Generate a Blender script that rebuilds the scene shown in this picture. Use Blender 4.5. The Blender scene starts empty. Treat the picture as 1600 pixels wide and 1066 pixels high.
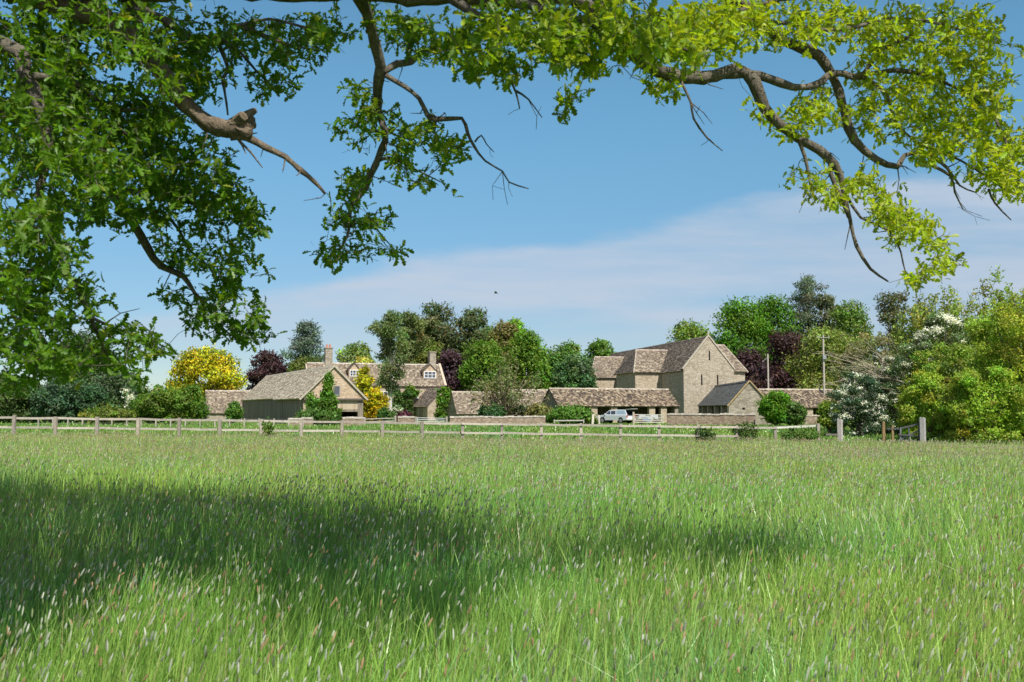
import bpy, math
import numpy as np
from mathutils import Vector, Matrix
rng = np.random.default_rng(11)
SC = bpy.context.scene
COL = SC.collection
R = math.radians
# ------------------------------------------------------------------ camera geometry (35 mm lens, eye height 1.7 m)
F = 1555.6
HOR = 640.0
CAMZ = 1.7
PITCH = math.atan((HOR - 533) / F)
cp, sp = math.cos(PITCH), math.sin(PITCH)
def P(px, py, Y):
    """the place at distance Y (metres along +Y) seen in direction (px, py)"""
    a, b = (px - 800) / F, (533 - py) / F
    d = np.array([a, cp - b * sp, sp + b * cp])
    return np.array([0, 0, CAMZ]) + d * (Y / d[1])
def X(px, Y): return (px - 800) / F * Y
def sstep(a, b, x):
    t = np.clip((np.asarray(x, float) - a) / (b - a), 0, 1)
    return t * t * (3 - 2 * t)
def gz(x, y):
    x = np.asarray(x, float); y = np.asarray(y, float)
    fx = np.clip(x, -60, 60)
    f = (-0.03 - 0.0125 * fx) * sstep(4, 44, y)
    far = 0.14 - 0.002 * fx
    b = sstep(54, 96, y)
    und = 0.05 * np.sin(x * 0.31 + 1.0) * np.sin(y * 0.23) * sstep(6, 14, y) * (1 - sstep(45, 60, y))
    return f * (1 - b) + far * b + und
SUN = np.array([0.45 * math.cos(R(53)), -0.893 * math.cos(R(53)), math.sin(R(53))])

# ------------------------------------------------------------------ mesh builder
class NB:
    def __init__(s): s.v = []; s.f = []; s.c = []; s.n = 0
    def add(s, v, faces, col=(1, 1, 1)):
        v = np.asarray(v, float).reshape(-1, 3)
        for f in faces:
            s.f.append(np.asarray(f, np.int64) + s.n)
        c = np.empty((len(v), 3)); c[:] = col
        s.v.append(v); s.c.append(c); s.n += len(v)
    def quad(s, a, b, c, d, col=(1, 1, 1)): s.add([a, b, c, d], [[[0, 1, 2, 3]]], col)
    def poly(s, pts, col=(1, 1, 1)): s.add(pts, [[list(range(len(pts)))]], col)
    def hexa(s, lo, hi, col=(1, 1, 1)):
        """lo, hi: four points each, same order"""
        s.add(list(lo) + list(hi), [[[0, 3, 2, 1], [4, 5, 6, 7], [0, 1, 5, 4], [1, 2, 6, 5], [2, 3, 7, 6], [3, 0, 4, 7]]], col)
    def bar(s, a, b, w, h, col=(1, 1, 1), up=(0, 0, 1)):
        a = np.asarray(a, float); b = np.asarray(b, float)
        d = b - a; d /= np.linalg.norm(d) + 1e-9
        u = np.asarray(up, float)
        if abs(np.dot(u, d)) > .95: u = np.array([0, 1., 0])
        x = np.cross(d, u); x /= np.linalg.norm(x); y = np.cross(x, d)
        o = [x * w / 2 + y * h / 2, -x * w / 2 + y * h / 2, -x * w / 2 - y * h / 2, x * w / 2 - y * h / 2]
        s.hexa([a + q for q in o], [b + q for q in o], col)
    def tube(s, pts, rad, n=6, col=(1, 1, 1), rough=0.0, cap=True):
        pts = np.asarray(pts, float); m = len(pts)
        rad = np.broadcast_to(np.asarray(rad, float), (m,))
        t = np.gradient(pts, axis=0); t /= np.linalg.norm(t, axis=1)[:, None] + 1e-9
        u = np.array([0, 0, 1.]) if abs(t[0][2]) < .9 else np.array([1., 0, 0])
        x = np.cross(t, u); bad = np.linalg.norm(x, axis=1) < 1e-3
        x[bad] = (1, 0, 0); x /= np.linalg.norm(x, axis=1)[:, None]
        for i in range(1, m):
            if np.dot(x[i], x[i - 1]) < 0: x[i] = -x[i]
        y = np.cross(t, x)
        a = np.arange(n) / n * 2 * math.pi
        rr = rad[:, None] * (1 + (rng.normal(0, rough, (m, n)) if rough else 0))
        v = pts[:, None] + rr[..., None] * (np.cos(a)[None, :, None] * x[:, None] + np.sin(a)[None, :, None] * y[:, None])
        i = np.arange(m - 1)[:, None] * n; j = np.arange(n)[None]; k = (j + 1) % n
        q = np.stack([i + j, i + k, i + n + k, i + n + j], -1).reshape(-1, 4)
        fs = [q]
        if cap: fs += [np.arange(n)[None, ::-1], (np.arange(n) + (m - 1) * n)[None]]
        s.add(v.reshape(-1, 3), fs, col)
    def build(s, name, mat, parent=None, org=None, smooth=False, **pr):
        v = np.concatenate(s.v); c = np.concatenate(s.c)
        root = parent
        if org is None and parent is not None:
            r = parent
            while r.parent is not None: r = r.parent
            org = np.array(r.location)
        if org is None: org = np.zeros(3)
        me = bpy.data.meshes.new(name)
        me.vertices.add(len(v)); me.vertices.foreach_set('co', (v - org).astype(np.float32).ravel())
        lv = np.concatenate([f.ravel() for f in s.f]); tot = np.concatenate([np.full(len(f), f.shape[1]) for f in s.f])
        st = np.concatenate([[0], np.cumsum(tot)[:-1]])
        me.loops.add(len(lv)); me.loops.foreach_set('vertex_index', lv.astype(np.int32))
        me.polygons.add(len(tot)); me.polygons.foreach_set('loop_start', st.astype(np.int32))
        me.update(calc_edges=True); me.validate()
        at = me.color_attributes.new('Col', 'FLOAT_COLOR', 'POINT')
        at.data.foreach_set('color', np.concatenate([c, np.ones((len(c), 1))], 1).astype(np.float32).ravel())
        me.polygons.foreach_set('use_smooth', np.full(len(me.polygons), bool(smooth)))
        me.materials.append(mat)
        o = bpy.data.objects.new(name, me); COL.objects.link(o)
        if parent is not None: o.parent = parent
        else: o.location = org
        for k, val in pr.items(): o[k] = val
        return o
def thing(name, label, cat, loc, group=None):
    o = bpy.data.objects.new(name, None); COL.objects.link(o)
    o.location = loc; o.empty_display_size = .3
    o['label'] = label; o['category'] = cat
    if group: o['group'] = group
    return o
def ground_at(x, y): return np.array([x, y, float(gz(x, y))])

# ------------------------------------------------------------------ materials
class MT:
    def __init__(s, name):
        s.m = bpy.data.materials.new(name); s.m.use_nodes = True
        s.t = s.m.node_tree; s.t.nodes.clear()
        s.out = s.t.nodes.new('ShaderNodeOutputMaterial')
    def n(s, ty, **k):
        x = s.t.nodes.new(ty)
        for a, b in k.items(): setattr(x, a, b)
        return x
    def l(s, a, b): s.t.links.new(a, b)
    def math(s, op, a, b=None, c=None):
        x = s.n('ShaderNodeMath', operation=op)
        for i, q in enumerate((a, b, c)):
            if q is None: continue
            if isinstance(q, (int, float)): x.inputs[i].default_value = q
            else: s.l(q, x.inputs[i])
        return x.outputs[0]
    def mix(s, f, a, b, blend='MIX'):
        x = s.n('ShaderNodeMix', data_type='RGBA', blend_type=blend)
        for i, q in ((0, f), (6, a), (7, b)):
            if isinstance(q, (int, float)): x.inputs[i].default_value = q
            elif isinstance(q, tuple): x.inputs[i].default_value = q + (1,) if len(q) == 3 else q
            else: s.l(q, x.inputs[i])
        return x.outputs[2]
    def noise(s, scale, detail=4, rough=.6, stretch=None, co='Object'):
        tc = s.n('ShaderNodeTexCoord'); nz = s.n('ShaderNodeTexNoise')
        nz.inputs['Scale'].default_value = scale; nz.inputs['Detail'].default_value = detail; nz.inputs['Roughness'].default_value = rough
        if stretch:
            mp = s.n('ShaderNodeMapping'); mp.inputs['Scale'].default_value = stretch
            s.l(tc.outputs[co], mp.inputs[0]); s.l(mp.outputs[0], nz.inputs[0])
        else: s.l(tc.outputs[co], nz.inputs[0])
        return nz.outputs[0]
    def ramp(s, f, stops):
        r = s.n('ShaderNodeValToRGB'); e = r.color_ramp.elements
        while len(e) < len(stops): e.new(.5)
        for q, (p, c) in zip(e, stops): q.position = p; q.color = tuple(c) + (1,)
        s.l(f, r.inputs[0]); return r.outputs[0]
    def attr(s):
        a = s.n('ShaderNodeAttribute'); a.attribute_name = 'Col'; return a.outputs['Color']
    def bsdf(s, col, rough=.85, spec=.3, bump=None, bstr=.4, bdist=.02, metal=0.0):
        b = s.n('ShaderNodeBsdfPrincipled')
        if isinstance(col, tuple): b.inputs['Base Color'].default_value = col + (1,)
        else: s.l(col, b.inputs['Base Color'])
        b.inputs['Roughness'].default_value = rough; b.inputs['Specular IOR Level'].default_value = spec
        b.inputs['Metallic'].default_value = metal
        if bump is not None:
            u = s.n('ShaderNodeBump'); u.inputs['Strength'].default_value = bstr; u.inputs['Distance'].default_value = bdist
            s.l(bump, u.inputs['Height']); s.l(u.outputs[0], b.inputs['Normal'])
        s.l(b.outputs[0], s.out.inputs[0]); return s.m

def leaf_mat(name, trans=.35, gloss=.03, tcol=(1.15, 1.2, .55), rough=.45):
    k = MT(name); c = k.attr()
    d = k.n('ShaderNodeBsdfDiffuse'); k.l(c, d.inputs[0])
    t = k.n('ShaderNodeBsdfTranslucent'); k.l(k.mix(1.0, c, tcol, 'MULTIPLY'), t.inputs[0])
    m = k.n('ShaderNodeMixShader'); m.inputs[0].default_value = trans
    k.l(d.outputs[0], m.inputs[1]); k.l(t.outputs[0], m.inputs[2])
    g = k.n('ShaderNodeBsdfGlossy'); g.inputs['Roughness'].default_value = rough; g.inputs[0].default_value = (1, 1, 1, 1)
    m2 = k.n('ShaderNodeMixShader'); m2.inputs[0].default_value = gloss
    k.l(m.outputs[0], m2.inputs[1]); k.l(g.outputs[0], m2.inputs[2]); k.l(m2.outputs[0], k.out.inputs[0])
    return k.m
M = {}
M['oak_leaf'] = leaf_mat('oak leaf', .55, .018, (1.25, 1.15, .45))
M['leaf'] = leaf_mat('tree leaf', .36, .012)
M['grass'] = leaf_mat('grass blade', .38, .04, (1.15, 1.15, .6), .38)
M['head'] = leaf_mat('grass seed head', .25, .0, (1, 1, .9))
def m_bark(name, c0, c1, c2, sc=6):
    k = MT(name); n = k.noise(sc, 6, .7, (1, 1, .35)); n2 = k.noise(sc * .35, 3)
    c = k.ramp(n, [(.32, c0), (.55, c1), (.75, c2)])
    c = k.mix(k.math('MULTIPLY', n2, .45), c, c2)
    f = k.noise(sc * 4, 5, .75)
    c = k.mix(.7, c, k.ramp(f, [(.35, (.45, .42, .4)), (.65, (1.5, 1.5, 1.45))]), 'MULTIPLY')
    M[name] = k.bsdf(c, .92, .15, k.math('ADD', n, k.math('MULTIPLY', f, .8)), 1.0, .035)
m_bark('oak bark', (.05, .043, .035), (.16, .138, .112), (.36, .33, .28), 12)
m_bark('dead wood', (.035, .024, .016), (.20, .15, .105), (.46, .39, .30), 13)
m_bark('bark', (.05, .04, .03), (.12, .10, .08), (.2, .18, .15), 3)
m_bark('birch bark', (.25, .23, .21), (.6, .58, .55), (.7, .68, .66), 4)
def m_stone(name, cols, sc=1.6, stain=(.2, .17, .13), st=.35):
    k = MT(name); tc = k.n('ShaderNodeTexCoord'); mp = k.n('ShaderNodeMapping'); mp.inputs['Scale'].default_value = (sc, sc, sc * 2.4)
    k.l(tc.outputs['Object'], mp.inputs[0])
    v = k.n('ShaderNodeTexVoronoi'); v.inputs['Scale'].default_value = 1.6; k.l(mp.outputs[0], v.inputs['Vector'])
    sx = k.n('ShaderNodeSeparateColor'); k.l(v.outputs['Color'], sx.inputs[0])
    c = k.ramp(sx.outputs[0], [(i / (len(cols) - 1), q) for i, q in enumerate(cols)])
    e = k.n('ShaderNodeTexVoronoi', feature='DISTANCE_TO_EDGE'); e.inputs['Scale'].default_value = 1.6; k.l(mp.outputs[0], e.inputs['Vector'])
    mort = k.math('LESS_THAN', e.outputs[0], .05)
    c = k.mix(k.math('MULTIPLY', mort, .55), c, (.12, .10, .08))
    n = k.noise(.45, 5, .7); f = k.math('MULTIPLY', k.math('SMOOTH_MAX', k.math('SUBTRACT', n, .5), 0, .05), st * 5)
    c = k.mix(f, c, stain)
    c = k.mix(k.math('MULTIPLY', k.noise(9, 3), .35), c, cols[0])
    M[name] = k.bsdf(c, .95, .1, e.outputs[0], .5, .04)
m_stone('barn stone', [(.31, .265, .195), (.46, .405, .315), (.54, .485, .39), (.39, .34, .26)], 1.7, (.2, .17, .12), .3)
m_stone('house stone', [(.36, .29, .20), (.5, .42, .31), (.55, .48, .37), (.42, .34, .24)], 1.6, (.3, .24, .16), .25)
m_stone('gable stone', [(.42, .31, .21), (.56, .44, .30), (.60, .50, .37), (.47, .36, .25)], 1.9, (.3, .22, .15), .2)
m_stone('shed stone', [(.26, .23, .175), (.38, .34, .265), (.44, .40, .325), (.31, .27, .205)], 1.2, (.16, .14, .1), .3)
m_stone('garden wall stone', [(.2, .14, .1), (.34, .26, .19), (.42, .36, .28), (.27, .19, .15)], 2.6, (.16, .14, .11), .35)
def m_attr(name, rough=.9, nsc=5., namt=.35, bst=.4, spec=.15):
    k = MT(name); n = k.noise(nsc, 4, .65)
    c = k.mix(namt, k.attr(), k.ramp(n, [(.3, (.25, .25, .25)), (.7, (1.5, 1.5, 1.5))]), 'MULTIPLY')
    M[name] = k.bsdf(c, rough, spec, n, bst, .03)
m_attr('roof tile'); m_attr('wood', .88, 7.); m_attr('coping', .95, 4.)
m_attr('paint', .45, 2., .06, .0, .4)
def m_plain(name, col, rough=.6, spec=.3, metal=0.): M[name] = MT(name).bsdf(col, rough, spec, metal=metal)
def m_board(name, c0, c1):
    k = MT(name); tc = k.n('ShaderNodeTexCoord'); mp = k.n('ShaderNodeMapping'); mp.inputs['Scale'].default_value = (4, 4, .25); k.l(tc.outputs['Object'], mp.inputs[0])
    v = k.n('ShaderNodeTexVoronoi'); v.inputs['Scale'].default_value = 1.4; k.l(mp.outputs[0], v.inputs[0])
    s = k.n('ShaderNodeSeparateColor'); k.l(v.outputs['Color'], s.inputs[0])
    c = k.ramp(s.outputs[0], [(0, c0), (1, c1)]); M[name] = k.bsdf(c, .9, .15, v.outputs[0], .3, .02)
m_board('dark boards', (.16, .135, .105), (.30, .26, .21))
m_board('pale boards', (.38, .31, .22), (.52, .44, .32))
k = MT('glass'); M['glass'] = k.bsdf((.06, .08, .11), .08, .6)
m_plain('opening shade', (.012, .011, .010), .9, .1); m_plain('white paint', (.75, .76, .77), .5)  # near-black stands for the shade inside openings, painted on flat panels
m_plain('brick', (.36, .17, .10), .9); m_plain('tyre', (.02, .02, .02), .85); m_plain('rim', (.45, .46, .48), .35, .5, .6)
m_plain('red lens', (.5, .03, .02), .3); m_plain('blue sheet', (.07, .22, .42), .6); m_plain('pale sheet', (.40, .46, .50), .7)
m_plain('galvanised', (.33, .35, .36), .5, .4, .4); m_plain('black plastic', (.03, .03, .032), .6); m_plain('terracotta', (.5, .22, .14), .85)

# ------------------------------------------------------------------ world, sun, camera
def world():
    w = bpy.data.worlds.new('World'); SC.world = w; w.use_nodes = True
    t = w.node_tree; t.nodes.clear()
    N = lambda ty, **k: (lambda x: ([setattr(x, a, b) for a, b in k.items()], x)[1])(t.nodes.new(ty))
    L = t.links.new
    out = N('ShaderNodeOutputWorld'); bg = N('ShaderNodeBackground'); bg.inputs[1].default_value = .08
    sky = N('ShaderNodeTexSky', sky_type='NISHITA'); sky.sun_disc = False
    sky.sun_elevation = R(53); sky.sun_rotation = math.atan2(SUN[0], SUN[1])
    sky.air_density = 1.0; sky.dust_density = .1; sky.ozone_density = 3.0; sky.altitude = 600
    def mth(op, a, b=None, c=None):
        x = N('ShaderNodeMath', operation=op)
        for i, q in enumerate((a, b, c)):
            if q is None: continue
            if isinstance(q, (int, float)): x.inputs[i].default_value = q
            else: L(q, x.inputs[i])
        return x.outputs[0]
    def sm(v, a, b):
        x = N('ShaderNodeMapRange', interpolation_type='SMOOTHSTEP'); x.inputs[1].default_value = a; x.inputs[2].default_value = b
        L(v, x.inputs[0]); return x.outputs[0]
    tc = N('ShaderNodeTexCoord'); sx = N('ShaderNodeSeparateXYZ'); L(tc.outputs['Generated'], sx.inputs[0])
    y = mth('MAXIMUM', sx.outputs[1], .05)
    u = mth('DIVIDE', sx.outputs[0], y); v = mth('DIVIDE', sx.outputs[2], y)
    cb = N('ShaderNodeCombineXYZ'); L(u, cb.inputs[0]); L(v, cb.inputs[1])
    def nz(sc, st, det, off=0):
        mp = N('ShaderNodeMapping'); mp.inputs['Scale'].default_value = st; mp.inputs['Location'].default_value = (off, off, off)
        mp.inputs['Rotation'].default_value = (0, 0, R(-7)); L(cb.outputs[0], mp.inputs[0])
        n = N('ShaderNodeTexNoise'); n.inputs['Scale'].default_value = sc; n.inputs['Detail'].default_value = det; n.inputs['Roughness'].default_value = .55
        L(mp.outputs[0], n.inputs[0]); return n.outputs[0]
    n1 = nz(3.2, (1, 3.5, 1), 6); n2 = nz(5, (1, 6, 1), 6, 3.1)
    vt = mth('ADD', mth('MULTIPLY_ADD', u, .17, .172), mth('MULTIPLY', mth('SUBTRACT', n1, .5), .10))
    top = sm(mth('SUBTRACT', vt, v), -.002, .022)
    low = sm(mth('MULTIPLY_ADD', mth('SUBTRACT', n2, .5), .10, v), .03, .13)
    body = sm(n2, .33, .66); n3 = nz(2.2, (1, 9, 1), 8, 7.7)
    front = sm(sx.outputs[1], .1, .3)
    m = mth('MULTIPLY', mth('MULTIPLY', top, low), mth('MULTIPLY', mth('MULTIPLY_ADD', body, .30, mth('MULTIPLY_ADD', sm(n3, .3, .62), .40, .30)), front))
    m = mth('MULTIPLY', m, .86)
    mx = N('ShaderNodeMix', data_type='RGBA'); L(m, mx.inputs[0])
    tint = N('ShaderNodeMix', data_type='RGBA', blend_type='MULTIPLY'); tint.inputs[0].default_value = 1.0
    L(sky.outputs[0], tint.inputs[6])
    el = N('ShaderNodeMix', data_type='RGBA'); L(sm(sx.outputs[2], .03, .34), el.inputs[0])      # clear dry air: less white low down, deeper blue above
    el.inputs[6].default_value = (.68, .755, .83, 1); el.inputs[7].default_value = (.90, 1.32, 1.24, 1); 
    rd = N('ShaderNodeMix', data_type='RGBA'); L(sm(sx.outputs[1], .05, .55), rd.inputs[0])      # warm tint added to the unseen sky to relight shaded walls
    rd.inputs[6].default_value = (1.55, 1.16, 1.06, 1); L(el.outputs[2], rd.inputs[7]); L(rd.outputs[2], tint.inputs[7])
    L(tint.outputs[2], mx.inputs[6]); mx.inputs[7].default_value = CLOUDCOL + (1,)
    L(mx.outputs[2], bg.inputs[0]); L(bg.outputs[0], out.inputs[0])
    s = bpy.data.lights.new('sun', 'SUN'); s.energy = 4.6; s.angle = R(.55); s.color = (1, .945, .86)
    so = bpy.data.objects.new('sun', s); COL.objects.link(so)
    so.rotation_euler = Vector(SUN).to_track_quat('Z', 'Y').to_euler()
    c = bpy.data.cameras.new('camera'); c.lens = 35; c.sensor_width = 36; c.clip_end = 6000; c.clip_start = .05
    c.dof.use_dof = True; c.dof.focus_distance = 55; c.dof.aperture_fstop = 7.1
    co = bpy.data.objects.new('camera', c); COL.objects.link(co); co.location = (0, 0, CAMZ); co.rotation_euler = (math.pi / 2 + PITCH, 0, 0)
    SC.camera = co
    SC.view_settings.view_transform = 'Standard'; SC.view_settings.look = 'None'; SC.view_settings.exposure = EXPO; SC.view_settings.gamma = 1
    SC.render.engine = 'CYCLES'; cy = SC.cycles
    cy.max_bounces = 7; cy.diffuse_bounces = 3; cy.glossy_bounces = 2; cy.transmission_bounces = 5; cy.transparent_max_bounces = 6
    cy.use_denoising = True; cy.caustics_reflective = False; cy.caustics_refractive = False; cy.sample_clamp_indirect = 6
EXPO = 0.5
LEAFK = 1.42
SKYTINT = (1.0, 1.0, 1.0)
CLOUDCOL = (5.1, 5.6, 6.5)
world()
#@@PART2
# ------------------------------------------------------------------ ground
def ground():
    xs = np.concatenate([[-3000, -1500, -700, -350, -200, -140], np.arange(-100, 101, 4), [140, 200, 350, 700, 1500, 3000]]).astype(float)
    ys = np.concatenate([[-400, -200, -100, -50, -25, -12, -6, -2], np.arange(0, 130, 2.5), [140, 160, 200, 260, 350, 500, 800, 1400, 2400, 4500]]).astype(float)
    gx, gy = np.meshgrid(xs, ys); v = np.stack([gx, gy, gz(gx, gy)], -1).reshape(-1, 3)
    n = len(xs); i = (np.arange(len(ys) - 1)[:, None] * n + np.arange(n - 1)[None]).ravel()
    b = NB(); b.add(v, [np.stack([i, i + 1, i + n + 1, i + n], -1)])
    k = MT('meadow ground'); a = k.noise(.22, 5, .6); c = k.noise(9, 4, .7)
    col = k.ramp(a, [(.3, (.085, .15, .026)), (.55, (.115, .19, .034)), (.75, (.16, .21, .05))])
    col = k.mix(.45, col, k.ramp(c, [(.3, (.35, .4, .3)), (.7, (1.4, 1.35, 1.2))]), 'MULTIPLY')
    m = k.bsdf(col, .95, .05, c, .6, .08)
    b.build('ground', m, smooth=True, kind='structure', label='green meadow and paddock ground reaching to the horizon')
ground()

def blades(n, ylo, yhi, xpad, hfun, wfun, power, colfun, lean, name, label, dref):
    ds = np.linspace(ylo, yhi, 600); dens = (1.06 * ds + 2 * xpad) * np.minimum(1, (dref / ds) ** power)
    cdf = np.cumsum(dens); cdf /= cdf[-1]
    y = np.interp(rng.random(n), cdf, ds); y = y + rng.normal(0, .02, n)
    x = (rng.random(n) * 2 - 1) * (.53 * y + xpad)
    return x, y
def lf(x, y, s=1.0, o=0.):
    return (np.sin(x * 1.7 * s + o + 1.3 * np.sin(y * .9 * s)) + np.sin(y * 1.3 * s - x * .6 * s + 2.1 + o) + .7 * np.sin(x * 4.1 * s + y * 3.3 * s + o)) / 2.7
def grass_mesh(nb, x, y, h, w, lean_x, lean_y, col, segs=(0, .38, .74, 1.0), wid=(1, .92, .62, 0)):
    n = len(x); z = gz(x, y) - .01
    a = rng.random(n) * math.pi
    # mostly facing the open side so that blades keep a width, still every way round
    sx, sy = np.cos(a), np.sin(a) * .6
    nb_v = []
    for t, ww in zip(segs, wid):
        cx = x + lean_x * h * t ** 1.9; cy = y + lean_y * h * t ** 1.9; cz = z + h * (t - .18 * (lean_x ** 2 + lean_y ** 2) * t * t)
        if ww > 0:
            nb_v.append(np.stack([cx - sx * w * ww / 2, cy - sy * w * ww / 2, cz], -1)); nb_v.append(np.stack([cx + sx * w * ww / 2, cy + sy * w * ww / 2, cz], -1))
        else: nb_v.append(np.stack([cx, cy, cz], -1))
    k = len(nb_v); v = np.stack(nb_v, 1).reshape(-1, 3); b0 = np.arange(n)[:, None] * k
    fs = [b0 + np.array([[2 * i, 2 * i + 1, 2 * i + 3, 2 * i + 2]]) for i in range((k - 1) // 2 - 1)] + [b0 + np.array([[k - 3, k - 2, k - 1]])]
    nb.add(v, fs, np.repeat(col, k, 0))
def fence_y(x): return 47.0 + (np.asarray(x) + 23.5) / 38.1 * 4.0
def gcol(n, x, y, base=((.16, .36, .052), (.34, .57, .098), (.52, .64, .20))):
    b = np.array(base); r = rng.random(n)[:, None]; q = (.5 + .5 * lf(x, y, .8, 1.))[:, None]
    c = b[0] * (1 - r) + b[1] * r
    c = c * (1 - .35 * q) + b[2] * .35 * q * (.6 + .4 * r)
    c = c * (1 + .20 * lf(x, y, .28, 5.)[:, None] * np.array([1.0, .35, .2])) * (1 + .15 * lf(x, y, 1.6, 2.5)[:, None]); blue = (lf(x, y, .9, 8.) > .25) & (rng.random(n) < .5); c[blue] = c[blue] * np.array([.72, .95, 1.35])
    dry = rng.random(n) < .05
    c[dry] = np.array([.46, .40, .20])
    far = sstep(10, 42, y)[:, None]
    c = c * (1 - far) + (c * np.array([1.0, .92, 1.0]) + np.array([.04, .02, .02])) * far
    return c * rng.uniform(.55, 1.35, (n, 1))
def meadow():
    nb = NB(); n = 460000
    x, y = blades(n, 2.3, 53, 4.0, 0, 0, 1.05, 0, 0, 0, 0, 5)
    ok = y < fence_y(x) + .3; x, y = x[ok], y[ok]; n = len(x)
    tall = 1 - .42 * sstep(12, 45, y)
    cl = lf(x, y, 3.1, 1.7); ok = rng.random(n) < .80 + .35 * cl; x, y, tall, cl = x[ok], y[ok], tall[ok], cl[ok]; n = len(x)
    h = (.32 + .10 * cl + .40 * rng.random(n) ** 1.2 + .10 * lf(x, y, .7)) * tall
    w = (.0036 + .00046 * y) * rng.uniform(.6, 1.5, n)
    lx = rng.normal(.08, .17, n) + .12 * lf(x, y, .45, 3.); ly = rng.normal(0, .17, n) + .10 * lf(x, y, .4, 6.)
    bent = rng.random(n) < .09; lx[bent] += rng.normal(0, .7, int(bent.sum())); ly[bent] += rng.normal(0, .4, int(bent.sum()))
    grass_mesh(nb, x, y, h, w, lx, ly, gcol(n, x, y))
    # short lush understorey blades close by
    n = 45000
    x, y = blades(n, 2.3, 14, 3.0, 0, 0, 1.0, 0, 0, 0, 0, 5)
    h = .18 + .22 * rng.random(n); w = .006 + .0006 * y
    grass_mesh(nb, x, y, h, w, rng.normal(.1, .45, n), rng.normal(0, .45, n), gcol(n, x, y) * np.array([.9, 1.05, .9]))
    nb.build('meadow_grass', M['grass'], kind='stuff', label='tall green meadow grass filling the field up to the fence')
    # flowering stems and foxtail heads
    nb = NB(); st = NB(); n = 88000
    x, y = blades(n, 2.3, 53, 4.0, 0, 0, 1.0, 0, 0, 0, 0, 5)
    ok = (y < fence_y(x)) & (rng.random(n) < .55 + .45 * lf(x, y, .5, 4.)); x, y = x[ok], y[ok]; n = len(x)
    tall = 1 - .40 * sstep(12, 45, y)
    h = (.56 + .24 * rng.random(n) + .07 * lf(x, y, .6, 2.)) * tall
    lx = rng.normal(.13, .11, n); ly = rng.normal(0, .12, n)
    sc = gcol(n, x, y) * np.array([1.15, 1.0, 1.2])
    grass_mesh(st, x, y, h, .0022 + .00030 * y, lx, ly, sc, wid=(1, 1, .9, 0))
    z = gz(x, y) - .01
    tip = np.stack([x + lx * h, y + ly * h, z + h * (1 - .18 * (lx ** 2 + ly ** 2))], -1)
    d = np.stack([lx * 1.6 + rng.normal(.08, .12, n), ly * 1.6 + rng.normal(0, .1, n), np.ones(n)], -1); d /= np.linalg.norm(d, axis=1)[:, None]
    kind = np.clip(rng.random(n) - .13 * lf(x, y, .35, 2.), 0, 1)
    L = rng.uniform(.020, .050, n); r = rng.uniform(.0022, .0040, n) + .00019 * y
    L = L + .0006 * y
    s = np.cross(d, [0, 1., 0]); s /= np.linalg.norm(s, axis=1)[:, None]; u = np.cross(s, d)
    pale = np.array([.54, .57, .46]); tan = np.array([.50, .33, .19]); dk = np.array([.22, .24, .16]); gr = np.array([.32, .42, .18])
    farw = sstep(8, 30, y)
    c = np.where((kind < .40)[:, None], pale, np.where((kind < .56)[:, None], tan, np.where((kind < .74)[:, None], dk, gr)))
    c = c * (1 - .45 * farw[:, None]) + np.array([.46, .36, .19]) * .45 * farw[:, None]
    c = c * rng.uniform(.75, 1.2, (n, 1))
    vs = [tip - d * L[:, None] * .1]
    for t, q in ((.12, .8), (.55, 1.0), (.86, .6)):
        for a in (0, 1.571, 3.142, 4.712):
            vs.append(tip + d * (L * t)[:, None] + (s * math.cos(a) + u * math.sin(a)) * (r * q)[:, None])
    vs.append(tip + d * L[:, None]); k = len(vs)
    v = np.stack(vs, 1).reshape(-1, 3); b0 = np.arange(n)[:, None] * k; fs = []
    for j in range(4):
        j2 = (j + 1) % 4
        fs.append(b0 + np.array([[0, 1 + j2, 1 + j]]))
        for q in range(2): fs.append(b0 + np.array([[1 + 4 * q + j, 1 + 4 * q + j2, 5 + 4 * q + j2, 5 + 4 * q + j]]))
        fs.append(b0 + np.array([[9 + j, 9 + j2, k - 1]]))
    st.add(v, fs, np.repeat(c, k, 0))
    st.build('flowering_grass', M['head'], kind='stuff', label='pale and tan foxtail seed heads nodding above the meadow grass')
    # paddock beyond the fence: shorter grass
    nb = NB(); n = 60000
    y = 49 + 70 * rng.random(n) ** 1.3; x = (rng.random(n) * 2 - 1) * (.56 * y + 3)
    ok = y > fence_y(x) + .2; x, y = x[ok], y[ok]; n = len(x)
    h = (.10 + .16 * rng.random(n)) * (1 + .8 * (rng.random(n) < .06)) * (1 - .7 * sstep(95, 106, y)); w = .02 + .0008 * y
    c = gcol(n, x, y * 0 + 8, ((.15, .30, .045), (.24, .41, .07), (.31, .40, .12)))
    grass_mesh(nb, x, y, h, w, rng.normal(.1, .3, n), rng.normal(0, .3, n), c)
    nb.build('paddock_grass', M['grass'], kind='stuff', label='short paddock grass between the rail fence and the farm walls')
meadow()

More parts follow.
